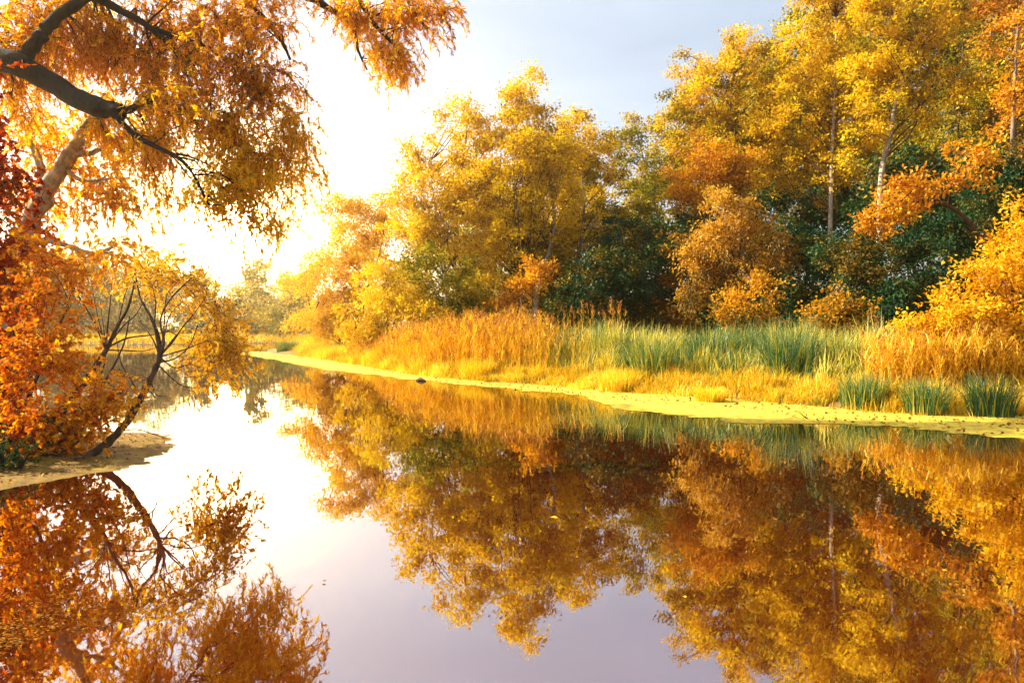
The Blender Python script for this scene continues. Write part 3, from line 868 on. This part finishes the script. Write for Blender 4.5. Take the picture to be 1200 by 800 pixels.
for a in [
    ('cattail_clump', 'large dark green cattail clump right of centre on the bank, arching blades', 925, 462, 100, 78, 'cattail', 650, 0.28),
    ('cattail_clump', 'pale green cattail clump in the middle of the bank beside the orange reeds', 765, 455, 85, 62, 'cattail', 520, 0.42),
    ('cattail_clump', 'blue green cattail clump against the foot of the orange reeds', 640, 438, 80, 48, 'cattail', 450, 0.25),
    ('cattail_clump', 'dark green cattail clump just left of the large arching one', 830, 452, 70, 58, 'cattail', 420, 0.25),
    ('cattail_clump', 'dark green cattail clump behind the blue green one, near the end of the orange reeds', 700, 440, 90, 52, 'cattail', 480, 0.2),
    ('cattail_clump', 'straw and green cattail clump leaning right between the large arching one and the golden bush', 985, 462, 80, 60, 'cattail', 420, 0.5),
    ('cattail_clump', 'bright green cattail clump at the back of the bed under the rounded willow', 870, 440, 80, 46, 'cattail', 420, 0.3),
    ('sedge_clump', 'low green sedge clump near the water right of the large cattail clump', 1010, 479, 80, 46, 'cattail', 420, 0.36),
    ('sedge_clump', 'green sedge clump at the water below the right reeds', 1085, 485, 80, 48, 'cattail', 420, 0.34),
    ('sedge_clump', 'dark green sedge clump at the water near the right edge', 1160, 487, 85, 54, 'cattail', 460, 0.3),
    ('grass_tuft', 'rounded yellow grass tuft sticking out over the duckweed', 832, 470, 62, 20, 'grass', 700, 0.75),
    ('grass_tuft', 'yellow grass mound at the water left of the pale cattail clump', 725, 458, 80, 26, 'grass', 700, 0.7),
    ('grass_tuft', 'yellow grass mound at the foot of the tall orange reeds', 560, 444, 80, 24, 'grass', 800, 0.7),
    ('grass_tuft', 'low yellow grass hummock along the duckweed left of the reeds', 440, 429, 60, 20, 'grass', 700, 0.7),
    ('grass_tuft', 'dark sedge island far off at the bend of the river', 337, 414, 44, 14, 'cattail', 900, 0.3),
    ('grass_tuft', 'yellow grass hummock at the start of the bank near the bend', 392, 421, 62, 16, 'grass', 900, 0.75),
]:
    tuft(*a)

# scattered leaves and bits lying on the duckweed
X, Y, px, s = bank_points(1500, 300, 1320, -2.8, 0.3)
k = weed_keep(X, Y) > 0.0
X, Y = X[k], Y[k]
az = RNG.normal(size=(len(X), 3)) * np.array([1, 1, 0.25])
az[:, 2] = np.abs(az[:, 2])
lv = leaves(np.stack([X, Y, np.full(len(X), 0.012)], 1), az, 0.09, 0.05, RNG.uniform(0, 1, len(X)))
tag(mesh_obj('fallen_leaves', lv[0], lv[1], M['litter'], tone=lv[2]), 'fallen leaves and bits stuck on the pale duckweed film', 'leaves', kind='stuff')
# reddish scrub low along the far shore
ub = []
for x in np.arange(-130, -28, 3.2):
    ub.append((np.array([x + RNG.uniform(-1, 1), 122 + RNG.uniform(-3, 8), 2.0 + RNG.uniform(-0.4, 1.5)]), RNG.uniform(2.4, 4.2), RNG.uniform(-0.2, 0.2)))
lv, _c = crown_leaves(ub, 1.7, 0.5, 0.36, 1.5, fill=3.0)
tag(mesh_obj('far_undergrowth', lv[0], lv[1], M['far'], tone=lv[2]), 'hazy low scrub along the far shore under the far trees', 'undergrowth', kind='stuff')

# far shore meadow strip
n = 16000
X = RNG.uniform(-85, -22, n); Y = RNG.uniform(86, 118, n)
k = signed(X, Y) > 0.1
X, Y = X[k], Y[k]
v, q, t = grass_patch(X, Y, RNG.uniform(0.5, 1.2, len(X)), np.full(len(X), 0.12), RNG.normal(0.55, 0.2, len(X)), RNG.uniform(0.1, 0.8, len(X)), 2)
tag(mesh_obj('meadow_grass', v, q, M['grass'], tone=t), 'pale meadow grass along the hazy far shore', 'grass', kind='stuff')


# ------------------------------------------------------------------ near trees on the left
def explicit(stems_, D, sides=8):
    out_ = []
    for st in stems_:
        pts = catmull([tuple(P(x, y, D + d)) + (r_ / F * (D + d),) for (x, y, d, r_) in st], 6)
        nrm = RNG.normal(0, 0.09, (len(pts), 3)) * pts[:, 3:4]
        pts[:, 3] *= 1 + RNG.normal(0, 0.07, len(pts))
        out_.append((pts[:, :3] + nrm, pts[:, 3]))
    return out_


def sprigs(starts, mean_len, L, W, nleaf, hang=0.8, tone=0.55, spread=0.25):
    """Hanging leafy shoots from given points. Returns leaf arrays and shoot curves."""
    pos, ax, tn, cv = [], [], [], []
    for (p, dv, tshift) in starts:
        ln = mean_len * RNG.uniform(0.5, 1.4)
        k = 6
        d = dv + RNG.normal(0, spread, 3)
        pts = [p]
        for i_ in range(k - 1):
            d = unit(d + np.array([0, 0, -hang * 0.45]) + RNG.normal(0, 0.08, 3))
            pts.append(pts[-1] + d * ln / (k - 1))
        pts = np.array(pts)
        cv.append((pts, np.linspace(0.006, 0.0015, k)))
        m_ = max(4, int(nleaf * ln / mean_len))
        tt = RNG.uniform(0.05, 1.0, m_) * (k - 1)
        i0 = np.minimum(tt.astype(int), k - 2); fr = (tt - i0)[:, None]
        q = pts[i0] * (1 - fr) + pts[i0 + 1] * fr
        tang = unit(pts[i0 + 1] - pts[i0])
        pos.append(q)
        ax.append(tang * 0.8 + RNG.normal(0, 0.5, (m_, 3)) + np.array([0, 0, -0.25]))
        tn.append(np.clip(tone + tshift + RNG.normal(0, 0.15) + RNG.normal(0, 0.14, m_), 0, 1))
    return leaves(np.concatenate(pos), np.concatenate(ax), L, W, np.concatenate(tn)), cv


def near_tree(name, label, D, stems_, blobs, mat, bark, n_per, mean_len, L, W, nleaf, hang=0.8, tone=0.55, cat='tree', limb_r=0.03, root_at=None, spread=0.25, bough=0.35, nshoot=10):
    """A tree close to the camera: modelled stems, boughs that reach into the crown, leafy shoots hanging from the boughs."""
    ex = explicit(stems_, D)
    allp = np.concatenate([c[0] for c in ex]); allr = np.concatenate([c[1] for c in ex])
    b0 = ex[0][0][0] if root_at is None else np.array(root_at)
    root = empty(name, b0, label, cat)
    v, q = tubes(ex, 12)
    mesh_obj('trunk', v, q, M[bark], root, smooth=True)
    starts, bc = [], []
    for b in blobs:
        px, py, rp, dd = b[:4]
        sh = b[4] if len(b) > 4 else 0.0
        c = P(px, py, D + dd); R = rp / F * (D + dd)
        nb = max(2, int(round(n_per * (R / bough) ** 2 / 10)))
        for k in range(nb):
            d = unit(RNG.normal(size=3)); e = c + d * R * RNG.uniform(0.3, 1.0) * np.array([1, 1.0, 1])
            dist = np.linalg.norm(allp - e, axis=1) + 2.0 * np.maximum(allp[:, 2] - e[2] - 1.0, 0)
            cand = np.argsort(dist)[:12]
            j_ = cand[RNG.integers(len(cand))]
            a_ = allp[j_]
            cv = bend(a_, e, 0.12, 0.07, 7)
            r0 = min(allr[j_] * 0.6, limb_r * RNG.uniform(0.4, 1.0))
            bc.append((cv, np.linspace(r0, 0.004, 7)))
            dv = unit(cv[-1] - cv[-3])
            for i_ in range(nshoot):
                t = RNG.uniform(0.3, 1.0)
                ii = t * 6; i0 = min(int(ii), 5)
                p = cv[i0] + (cv[i0 + 1] - cv[i0]) * (ii - i0)
                p = p + (e - p) * 0.25 + RNG.normal(0, 0.2 * bough / 0.35, 3)
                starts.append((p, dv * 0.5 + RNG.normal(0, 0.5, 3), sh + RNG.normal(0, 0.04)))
    lv, cv = sprigs(starts, mean_len, L, W, nleaf, hang, tone, spread)
    v, q = tubes(bc, 5)
    mesh_obj('branches', v, q, M[bark], root, smooth=True)
    v, q = tubes(cv, 3)
    mesh_obj('twigs', v, q, M[bark], root)
    mesh_obj('crown', lv[0], lv[1], M[mat], root, tone=lv[2])
    return root


# great willow whose dark limb reaches in from the left edge
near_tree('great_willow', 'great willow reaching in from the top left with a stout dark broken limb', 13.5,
    [[(-420, 470, 1, 40), (-380, 300, 1, 36), (-260, 110, 1, 30), (-120, 55, 0.6, 20), (0, 70, 0, 14), (60, 98, 0, 12), (110, 124, -0.2, 11), (143, 132, -0.3, 9)],
     [(18, 78, 0, 9), (38, 55, 0, 8), (62, 25, 0.1, 7), (98, 0, 0.2, 6), (150, -30, 0.4, 5)],
     [(60, -30, 0.2, 6), (125, 4, 0.4, 4.6), (178, 34, 0.6, 3.6), (215, 70, 0.8, 2.5)],
     [(130, 128, -0.3, 4), (160, 160, -0.4, 3), (215, 190, -0.5, 2), (245, 240, -0.5, 1.2)],
     [(-260, 110, 1, 24), (-100, -60, 1.5, 18), (80, -90, 2, 14), (240, -60, 2.5, 10), (330, -20, 2.5, 7), (385, 10, 2.5, 3.6), (412, 30, 2.5, 2.4), (420, 60, 2.5, 1.6), (430, 82, 2.5, 1)],
     [(240, -60, 2.5, 8), (290, 0, 2, 4), (325, 40, 1.8, 2.5), (340, 70, 1.8, 1.4)],
     [(330, -20, 2.5, 5), (400, -20, 2.3, 4), (440, 30, 2.2, 2.5), (470, 60, 2.2, 1.2)],
     [(143, 132, -0.3, 4), (190, 118, 0.5, 3), (240, 150, 1.0, 2.5), (300, 180, 1.5, 1.6), (350, 190, 1.5, 0.8)],
     [(178, 34, 0.6, 3), (250, 60, 1, 2.6), (310, 110, 1.4, 2), (350, 150, 1.6, 1)]],
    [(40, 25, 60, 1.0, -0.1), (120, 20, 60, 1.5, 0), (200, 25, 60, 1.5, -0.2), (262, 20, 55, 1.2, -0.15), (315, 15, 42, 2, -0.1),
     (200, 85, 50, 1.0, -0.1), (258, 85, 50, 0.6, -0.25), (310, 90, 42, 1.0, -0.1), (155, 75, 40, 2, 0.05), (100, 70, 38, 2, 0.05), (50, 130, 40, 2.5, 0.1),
     (220, 140, 50, 0.4, 0), (280, 150, 52, 0.6, 0.1), (340, 165, 40, 1.2, 0.2), (362, 208, 24, 1.5, 0.25), (310, 215, 45, 0.8, 0.3), (250, 205, 45, 0.4, 0.25),  # lower crown near the sun: yellow sun glow put into the leaf tone
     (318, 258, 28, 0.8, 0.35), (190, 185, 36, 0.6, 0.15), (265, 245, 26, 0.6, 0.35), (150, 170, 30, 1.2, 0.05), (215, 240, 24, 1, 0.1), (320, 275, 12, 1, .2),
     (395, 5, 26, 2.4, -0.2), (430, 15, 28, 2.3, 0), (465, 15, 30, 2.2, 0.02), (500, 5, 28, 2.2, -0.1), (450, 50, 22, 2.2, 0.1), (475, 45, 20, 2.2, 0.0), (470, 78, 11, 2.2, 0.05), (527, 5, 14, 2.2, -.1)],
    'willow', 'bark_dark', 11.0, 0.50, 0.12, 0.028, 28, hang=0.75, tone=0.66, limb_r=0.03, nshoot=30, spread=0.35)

# pale forked tree behind it
near_tree('pale_forked_tree', 'tree with a pale forked trunk below the dark willow limb', 17,
    [[(-10, 560, 0, 16), (5, 420, 0, 14), (20, 330, 0, 12), (32, 275, 0, 11), (48, 235, 0, 10), (66, 205, 0, 9), (84, 178, 0, 8), (100, 150, 0, 5), (125, 110, 0, 3.5)],
     [(52, 232, 0, 7), (50, 205, 0, 5), (40, 175, 0, 4), (30, 150, 0, 3)],
     [(84, 180, 0, 5), (105, 180, 0, 3.5), (130, 168, 0, 2.4), (160, 150, 0, 1.5)],
     [(30, 288, 0, 6), (55, 282, 0, 4), (85, 290, 0, 3), (112, 297, 0, 2.4), (135, 288, 0, 1.5)],
     [(78, 200, 0, 3), (100, 212, 0, 2), (140, 208, 0, 1)]],
    [(40, 170, 32, 0.5, 0), (90, 150, 36, 0.5, 0), (130, 190, 28, 0, 0.05), (70, 235, 22, 1, 0.05), (120, 235, 26, 0, 0.1), (160, 225, 24, 0, 0.15), (100, 200, 24, 1, 0),
     (60, 300, 26, 0, 0.1), (105, 305, 26, 0, 0.15), (150, 290, 24, 0, 0.2), (25, 230, 26, 0, -0.1), (140, 140, 30, 1, 0)],
    'willow', 'bark_pale', 8.0, 0.6, 0.15, 0.06, 22, hang=0.5, tone=0.62, limb_r=0.03, nshoot=18, spread=0.4)

# red leaved tree at the left edge
near_tree('red_tree', 'tree with deep red leaves along the left edge', 10.5,
    [[(-90, 545, 0, 14), (-80, 430, 0, 12), (-60, 300, 0, 9), (-40, 180, 0, 6), (-30, 90, 0, 3)],
     [(-75, 400, 0, 6), (-30, 350, 0, 4), (10, 330, 0, 2)], [(-60, 300, 0, 5), (-20, 240, 0, 3), (10, 210, 0, 1.5)],
     [(-78, 450, 0, 5), (-30, 430, 0, 3), (15, 420, 0, 1.5)]],
    [(-10, 170, 34, 0, -0.1), (-5, 220, 36, 0, -0.2), (0, 275, 38, 0, -0.1), (5, 330, 36, 0, 0.05), (0, 380, 38, 0, 0.1), (-5, 430, 38, 0, 0), (10, 300, 26, 0, .1),
     (-15, 480, 36, 0, -0.1), (-70, 200, 50, 0, -0.1), (-70, 320, 60, 0, 0), (-70, 440, 50, 0, 0), (-40, 100, 34, 0, -0.1)],
    'red', 'bark_dark', 9.0, 0.45, 0.095, 0.065, 20, hang=0.3, tone=0.62, limb_r=0.02, bough=0.28, nshoot=18)

# leaning twiggy shrub tree with arching stems
def fan(x, y, d, ends, r_):
    """Thin bare stems that fan out from one fork."""
    out_ = []
    for (ex_, ey_) in ends:
        m1 = (x + (ex_ - x) * 0.35 + RNG.normal(0, 3), y + (ey_ - y) * 0.4 + RNG.normal(0, 3))
        m2 = (x + (ex_ - x) * 0.72 + RNG.normal(0, 3), y + (ey_ - y) * 0.75 + RNG.normal(0, 3))
        out_.append([(x, y, d, r_), (*m1, d + 0.2, r_ * 0.75), (*m2, d + 0.5, r_ * 0.5), (ex_, ey_, d + 0.8, r_ * 0.25)])
    return out_


near_tree('leaning_tree', 'small leaning tree arching over the water from the sand spit', 9.6,
    [[(88, 541, -0.1, 5.07), (112, 529, 0, 4.84), (140, 505, 0.2, 4.37), (162, 472, 0.4, 3.90), (178, 440, 0.6, 3.43), (187, 420, 0.7, 2.96), (186, 395, 0.9, 2.03), (176, 370, 1.1, 1.56), (165, 350, 1.3, 1.25), (158, 320, 1.5, 0.78)],
     [(187, 420, 0.7, 2.03), (192, 400, 0.8, 1.56), (188, 375, 1, 1.09), (200, 350, 1.4, 0.86), (225, 325, 1.7, 0.62)],
     [(184, 425, 0.7, 1.17), (205, 420, 0.9, 0.94), (222, 405, 1.1, 0.70), (232, 380, 1.3, 0.55)],
     [(185, 427, 0.7, 0.86), (210, 450, 0.8, 0.62), (230, 455, 0.8, 0.39)],
     [(30, 528, 0.6, 5.46), (60, 495, 0.8, 4.84), (88, 462, 1, 4.06), (108, 435, 1.1, 3.59), (124, 410, 1.2, 2.81), (136, 385, 1.3, 2.03), (150, 360, 1.4, 1.40), (158, 330, 1.6, 0.94)],
     [(92, 455, 1, 1.87), (80, 435, 1, 1.56), (60, 415, 1.1, 1.25), (30, 392, 1.2, 0.94), (10, 370, 1.3, 0.62)],
     [(108, 468, 1.2, 1.56), (122, 448, 1.2, 1.40), (135, 425, 1.3, 1.17), (146, 400, 1.4, 0.86), (152, 370, 1.5, 0.62)],
     [(104, 470, 1.1, 1.09), (112, 450, 1.2, 0.94), (122, 428, 1.3, 0.70), (124, 400, 1.3, 0.47)],
     [(130, 405, 1.2, 1.25), (115, 385, 1.3, 1.01), (100, 360, 1.4, 0.78), (85, 335, 1.5, 0.62)],
     [(66, 534, 0.1, 1.25), (100, 512, 0.2, 1.09), (128, 494, 0.3, 0.86), (150, 486, 0.4, 0.47)],
     [(168, 468, 0.5, 1.25), (172, 455, 0.5, 0.94), (182, 466, 0.5, 0.62)],
     [(164, 468, 0.4, 0.94), (155, 448, 0.6, 0.70), (142, 425, 0.8, 0.55), (136, 395, 1, 0.39)],
     [(124, 408, 1.2, 1.09), (150, 396, 1.3, 0.94), (180, 392, 1.5, 0.70), (205, 385, 1.6, 0.47)]] + fan(187, 418, 0.7, [(215, 352), (243, 345), (160, 362), (203, 335), (252, 398), (236, 432), (228, 372), (178, 332)], 1.0)
    + fan(124, 410, 1.2, [(108, 335), (132, 322), (172, 345), (92, 352), (150, 335), (118, 350), (190, 405)], 1.0) + fan(176, 445, 0.6, [(148, 430), (120, 438), (205, 470)], 0.7),
    [(190, 330, 24, 1.8, 0.15), (225, 345, 26, 2.0, 0.15), (215, 320, 24, 2, 0.2), (248, 365, 22, 2.1, 0.15), (255, 395, 20, 2.1, 0.1), (245, 420, 16, 2.0, 0.05), (266, 420, 12, 2, 0), (280, 388, 11, 2.1, 0.1), (284, 422, 8, 2.1, 0), (262, 442, 9, 2.1, 0),
     (165, 312, 18, 1.6, 0.15), (238, 380, 22, 2, 0.1), (270, 400, 12, 2, 0.1), (262, 370, 14, 2, 0.1), (200, 305, 16, 2, .2)],
    'bright', 'bark', 6.5, 0.34, 0.066, 0.040, 16, hang=0.3, tone=0.5, limb_r=0.010, bough=0.22, nshoot=16)

# orange bush on the sand spit
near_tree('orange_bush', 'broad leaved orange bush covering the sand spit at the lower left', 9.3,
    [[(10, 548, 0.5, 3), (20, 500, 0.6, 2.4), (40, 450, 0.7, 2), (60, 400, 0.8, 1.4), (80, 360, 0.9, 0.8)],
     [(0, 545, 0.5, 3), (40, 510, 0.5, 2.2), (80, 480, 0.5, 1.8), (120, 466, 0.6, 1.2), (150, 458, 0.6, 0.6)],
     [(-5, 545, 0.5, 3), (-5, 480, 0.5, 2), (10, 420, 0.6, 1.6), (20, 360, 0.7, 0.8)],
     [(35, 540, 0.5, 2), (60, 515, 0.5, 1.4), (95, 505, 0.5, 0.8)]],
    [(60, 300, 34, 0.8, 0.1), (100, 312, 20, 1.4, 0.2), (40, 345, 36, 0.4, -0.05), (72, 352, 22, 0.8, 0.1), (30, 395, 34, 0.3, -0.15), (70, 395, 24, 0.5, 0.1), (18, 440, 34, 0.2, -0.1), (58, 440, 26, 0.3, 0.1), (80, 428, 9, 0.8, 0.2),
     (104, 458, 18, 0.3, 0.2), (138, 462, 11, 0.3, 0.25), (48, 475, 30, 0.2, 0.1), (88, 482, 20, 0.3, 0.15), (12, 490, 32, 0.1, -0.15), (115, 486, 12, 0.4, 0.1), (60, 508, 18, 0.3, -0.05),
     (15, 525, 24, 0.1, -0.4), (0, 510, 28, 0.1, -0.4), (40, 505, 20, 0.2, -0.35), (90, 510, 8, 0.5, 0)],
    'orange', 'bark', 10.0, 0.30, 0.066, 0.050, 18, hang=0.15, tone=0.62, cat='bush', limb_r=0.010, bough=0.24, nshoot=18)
near_tree('dark_bush', 'low dark reddish bush at the water in the lower left corner of the spit', 8.7,
    [[(5, 560, 0, 4), (0, 530, 0, 3), (-10, 505, 0, 2)], [(15, 562, 0, 3), (25, 545, 0, 2), (35, 530, 0, 1)]],
    [(5, 535, 24, 0, 0), (25, 545, 16, 0, 0), (-20, 520, 34, 0, 0)],
    'green', 'bark_dark', 3.0, 0.25, 0.06, 0.035, 18, hang=0.5, tone=0.8, cat='bush', limb_r=0.008, bough=0.2)

# ------------------------------------------------------------------ small things
v, q = tubes(explicit([[(38, 533, 0, 3), (60, 536, 0, 4.5), (85, 541, 0, 4), (97, 543, 0, 1.5)]], 9.4), 8)
tag(mesh_obj('fallen_log', v, q, M['bark_dark'], smooth=True), 'dark fallen log lying on the sand beside the leaning stem', 'log')
v, q = tubes(explicit([[(138, 506, 0, 0.9), (160, 503, 0.1, 0.8), (185, 510, 0.2, 0.6), (204, 516, 0.1, 0.5), (218, 518, 0, 0.3)]], 11.3), 6)
tag(mesh_obj('bare_stick', v, q, M['bark_dark'], smooth=True), 'thin bare stick poking out over the water from the spit', 'stick')
v, q = tubes(explicit([[(938, 484, 0, 0.6), (944, 489, 0, 0.8), (950, 492, 0, 0.5)], [(944, 489, 0, 0.5), (946, 484, 0, 0.3)]], 14.0), 5)
tag(mesh_obj('twig', v, q, M['bark_dark']), 'small forked twig stuck in the duckweed at the right', 'twig')
v, q = tubes([(np.array([[*G(488, 446), 0.02], [*G(493, 446.2), 0.06], [*G(499, 446.5), 0.02]]), np.array([0.03, 0.08, 0.02]))], 8)
tag(mesh_obj('driftwood', v, q, M['bark'], smooth=True), 'small brown piece of driftwood lying on the duckweed left of centre', 'driftwood')


def float_leaf(px, py, size, tone, label, group=None):
    x, D = G(px, py)
    a_ = RNG.uniform(0, 6.28); n = 9
    c, s_ = math.cos(a_), math.sin(a_)
    V_, Q_ = [], []
    for k in range(n):                       # outline pairs either side of the midrib
        t = k / (n - 1); w = 0.42 * math.sin(math.pi * t) ** 0.75 * (1 + 0.12 * (k % 2))
        for sd in (-1, 0, 1):
            u = (t - 0.5); y_ = sd * w
            V_.append((u * c * size - y_ * s_ * size, u * s_ * size + y_ * c * size, 0.012 + abs(sd) * w * size * 0.35))
    for k in range(n - 1):
        for b in (0, 1):
            Q_.append((k * 3 + b, k * 3 + b + 1, (k + 1) * 3 + b + 1, (k + 1) * 3 + b))
    o = mesh_obj('floating_leaf', V_, Q_, M['litter'], tone=np.full(len(Q_), tone))
    o.location = (x, D, 0.0)
    tag(o, label, 'leaf', group)


float_leaf(649, 608, 0.075, 0.95, 'pale yellow leaf floating alone on the dark orange reflection')
float_leaf(380, 682, 0.03, 0.4, 'tiny brown leaf floating on the bright water near the centre left')
float_leaf(309, 549, 0.045, 0.2, 'tiny dark leaf floating on the white sky reflection beyond the sand spit')
float_leaf(802, 701, 0.035, 0.9, 'pale speck of leaf floating right of the sky reflection')
float_leaf(1107, 670, 0.035, 0.9, 'pale leaf floating at the lower right of the water')
float_leaf(870, 690, 0.03, 0.5, 'small leaf floating below the white trunk reflection')

# drifted leaf scum in the near left corner
n = 2600
X = -3.05 + RNG.normal(0, 0.33, n) - 0.1; Y = 3.9 + RNG.normal(0, 0.38, n)
k = (fbm(X, Y, 3.0) > -0.4)
X, Y = X[k], Y[k]
pos = np.stack([X, Y, np.full(len(X), 0.008) + RNG.uniform(0, 0.003, len(X))], 1)
ax = np.stack([RNG.normal(size=len(X)), RNG.normal(size=len(X)), RNG.normal(0, 0.03, len(X))], 1)
side = unit(np.cross(unit(ax), np.array([0, 0, 1.0])))
L_ = RNG.uniform(0.008, 0.035, len(X))[:, None]
vv = np.stack([pos, pos + unit(ax) * L_ * 0.5 + side * L_ * 0.3, pos + unit(ax) * L_, pos + unit(ax) * L_ * 0.5 - side * L_ * 0.3], 1).reshape(-1, 3)
tag(mesh_obj('floating_litter', vv, np.arange(len(X) * 4).reshape(-1, 4), M['litter'], tone=RNG.uniform(0, 0.6, len(X))), 'drifted leaf scum in the near left corner of the water', 'leaf litter', kind='stuff')

# specks on the wet sand: fallen leaves
n = 900
n = 1800; X = RNG.uniform(-9, -4.9, n); Y = RNG.uniform(7.6, 12.4, n)
k = signed(X, Y) > 0.03
X, Y = X[k], Y[k]
zz = np.clip((signed(X, Y) + fbm(X, Y, 2.2) * 0.10 + fbm(X, Y + 3, 9.0) * 0.02) * 0.06, -0.05, 0.02) + 0.008 + 0.006 * fbm(X, Y, 6.0) + np.clip(signed(X, Y) - 0.5, 0, 3) * 0.10 + 0.008
zz = np.maximum(zz, ground_z(X, Y) + 0.01)
az = RNG.normal(size=(len(X), 3)) * np.array([1, 1, 0.1])
lv = leaves(np.stack([X, Y, zz], 1), az, 0.045, 0.03, RNG.uniform(0, 0.9, len(X)))
tag(mesh_obj('fallen_leaves', lv[0], lv[1], M['litter'], tone=lv[2]), 'fallen brown and yellow leaves scattered on the wet sand', 'leaves', kind='stuff')

# ------------------------------------------------------------------ haze
HAZE = 0.0012
if HAZE:
    x0, x1, y0, y1, z0, z1 = -500, 500, -500, 500, -2.5, 45
    V = [(x, y, z) for z in (z0, z1) for (x, y) in ((x0, y0), (x1, y0), (x1, y1), (x0, y1))]
    Q = [(0, 3, 2, 1), (4, 5, 6, 7), (0, 1, 5, 4), (1, 2, 6, 5), (2, 3, 7, 6), (3, 0, 4, 7)]
    m, N, Lk = new_mat('haze')
    out = N.new('ShaderNodeOutputMaterial'); pv = N.new('ShaderNodeVolumePrincipled')
    pv.inputs['Color'].default_value = (1.0, 0.80, 0.46, 1)
    pv.inputs['Density'].default_value = HAZE
    pv.inputs['Anisotropy'].default_value = 0.82
    Lk.new(pv.outputs[0], out.inputs['Volume'])
    hz = mesh_obj('haze', V, Q, m)
    tag(hz, 'pale golden morning haze over the river', 'haze', kind='stuff')
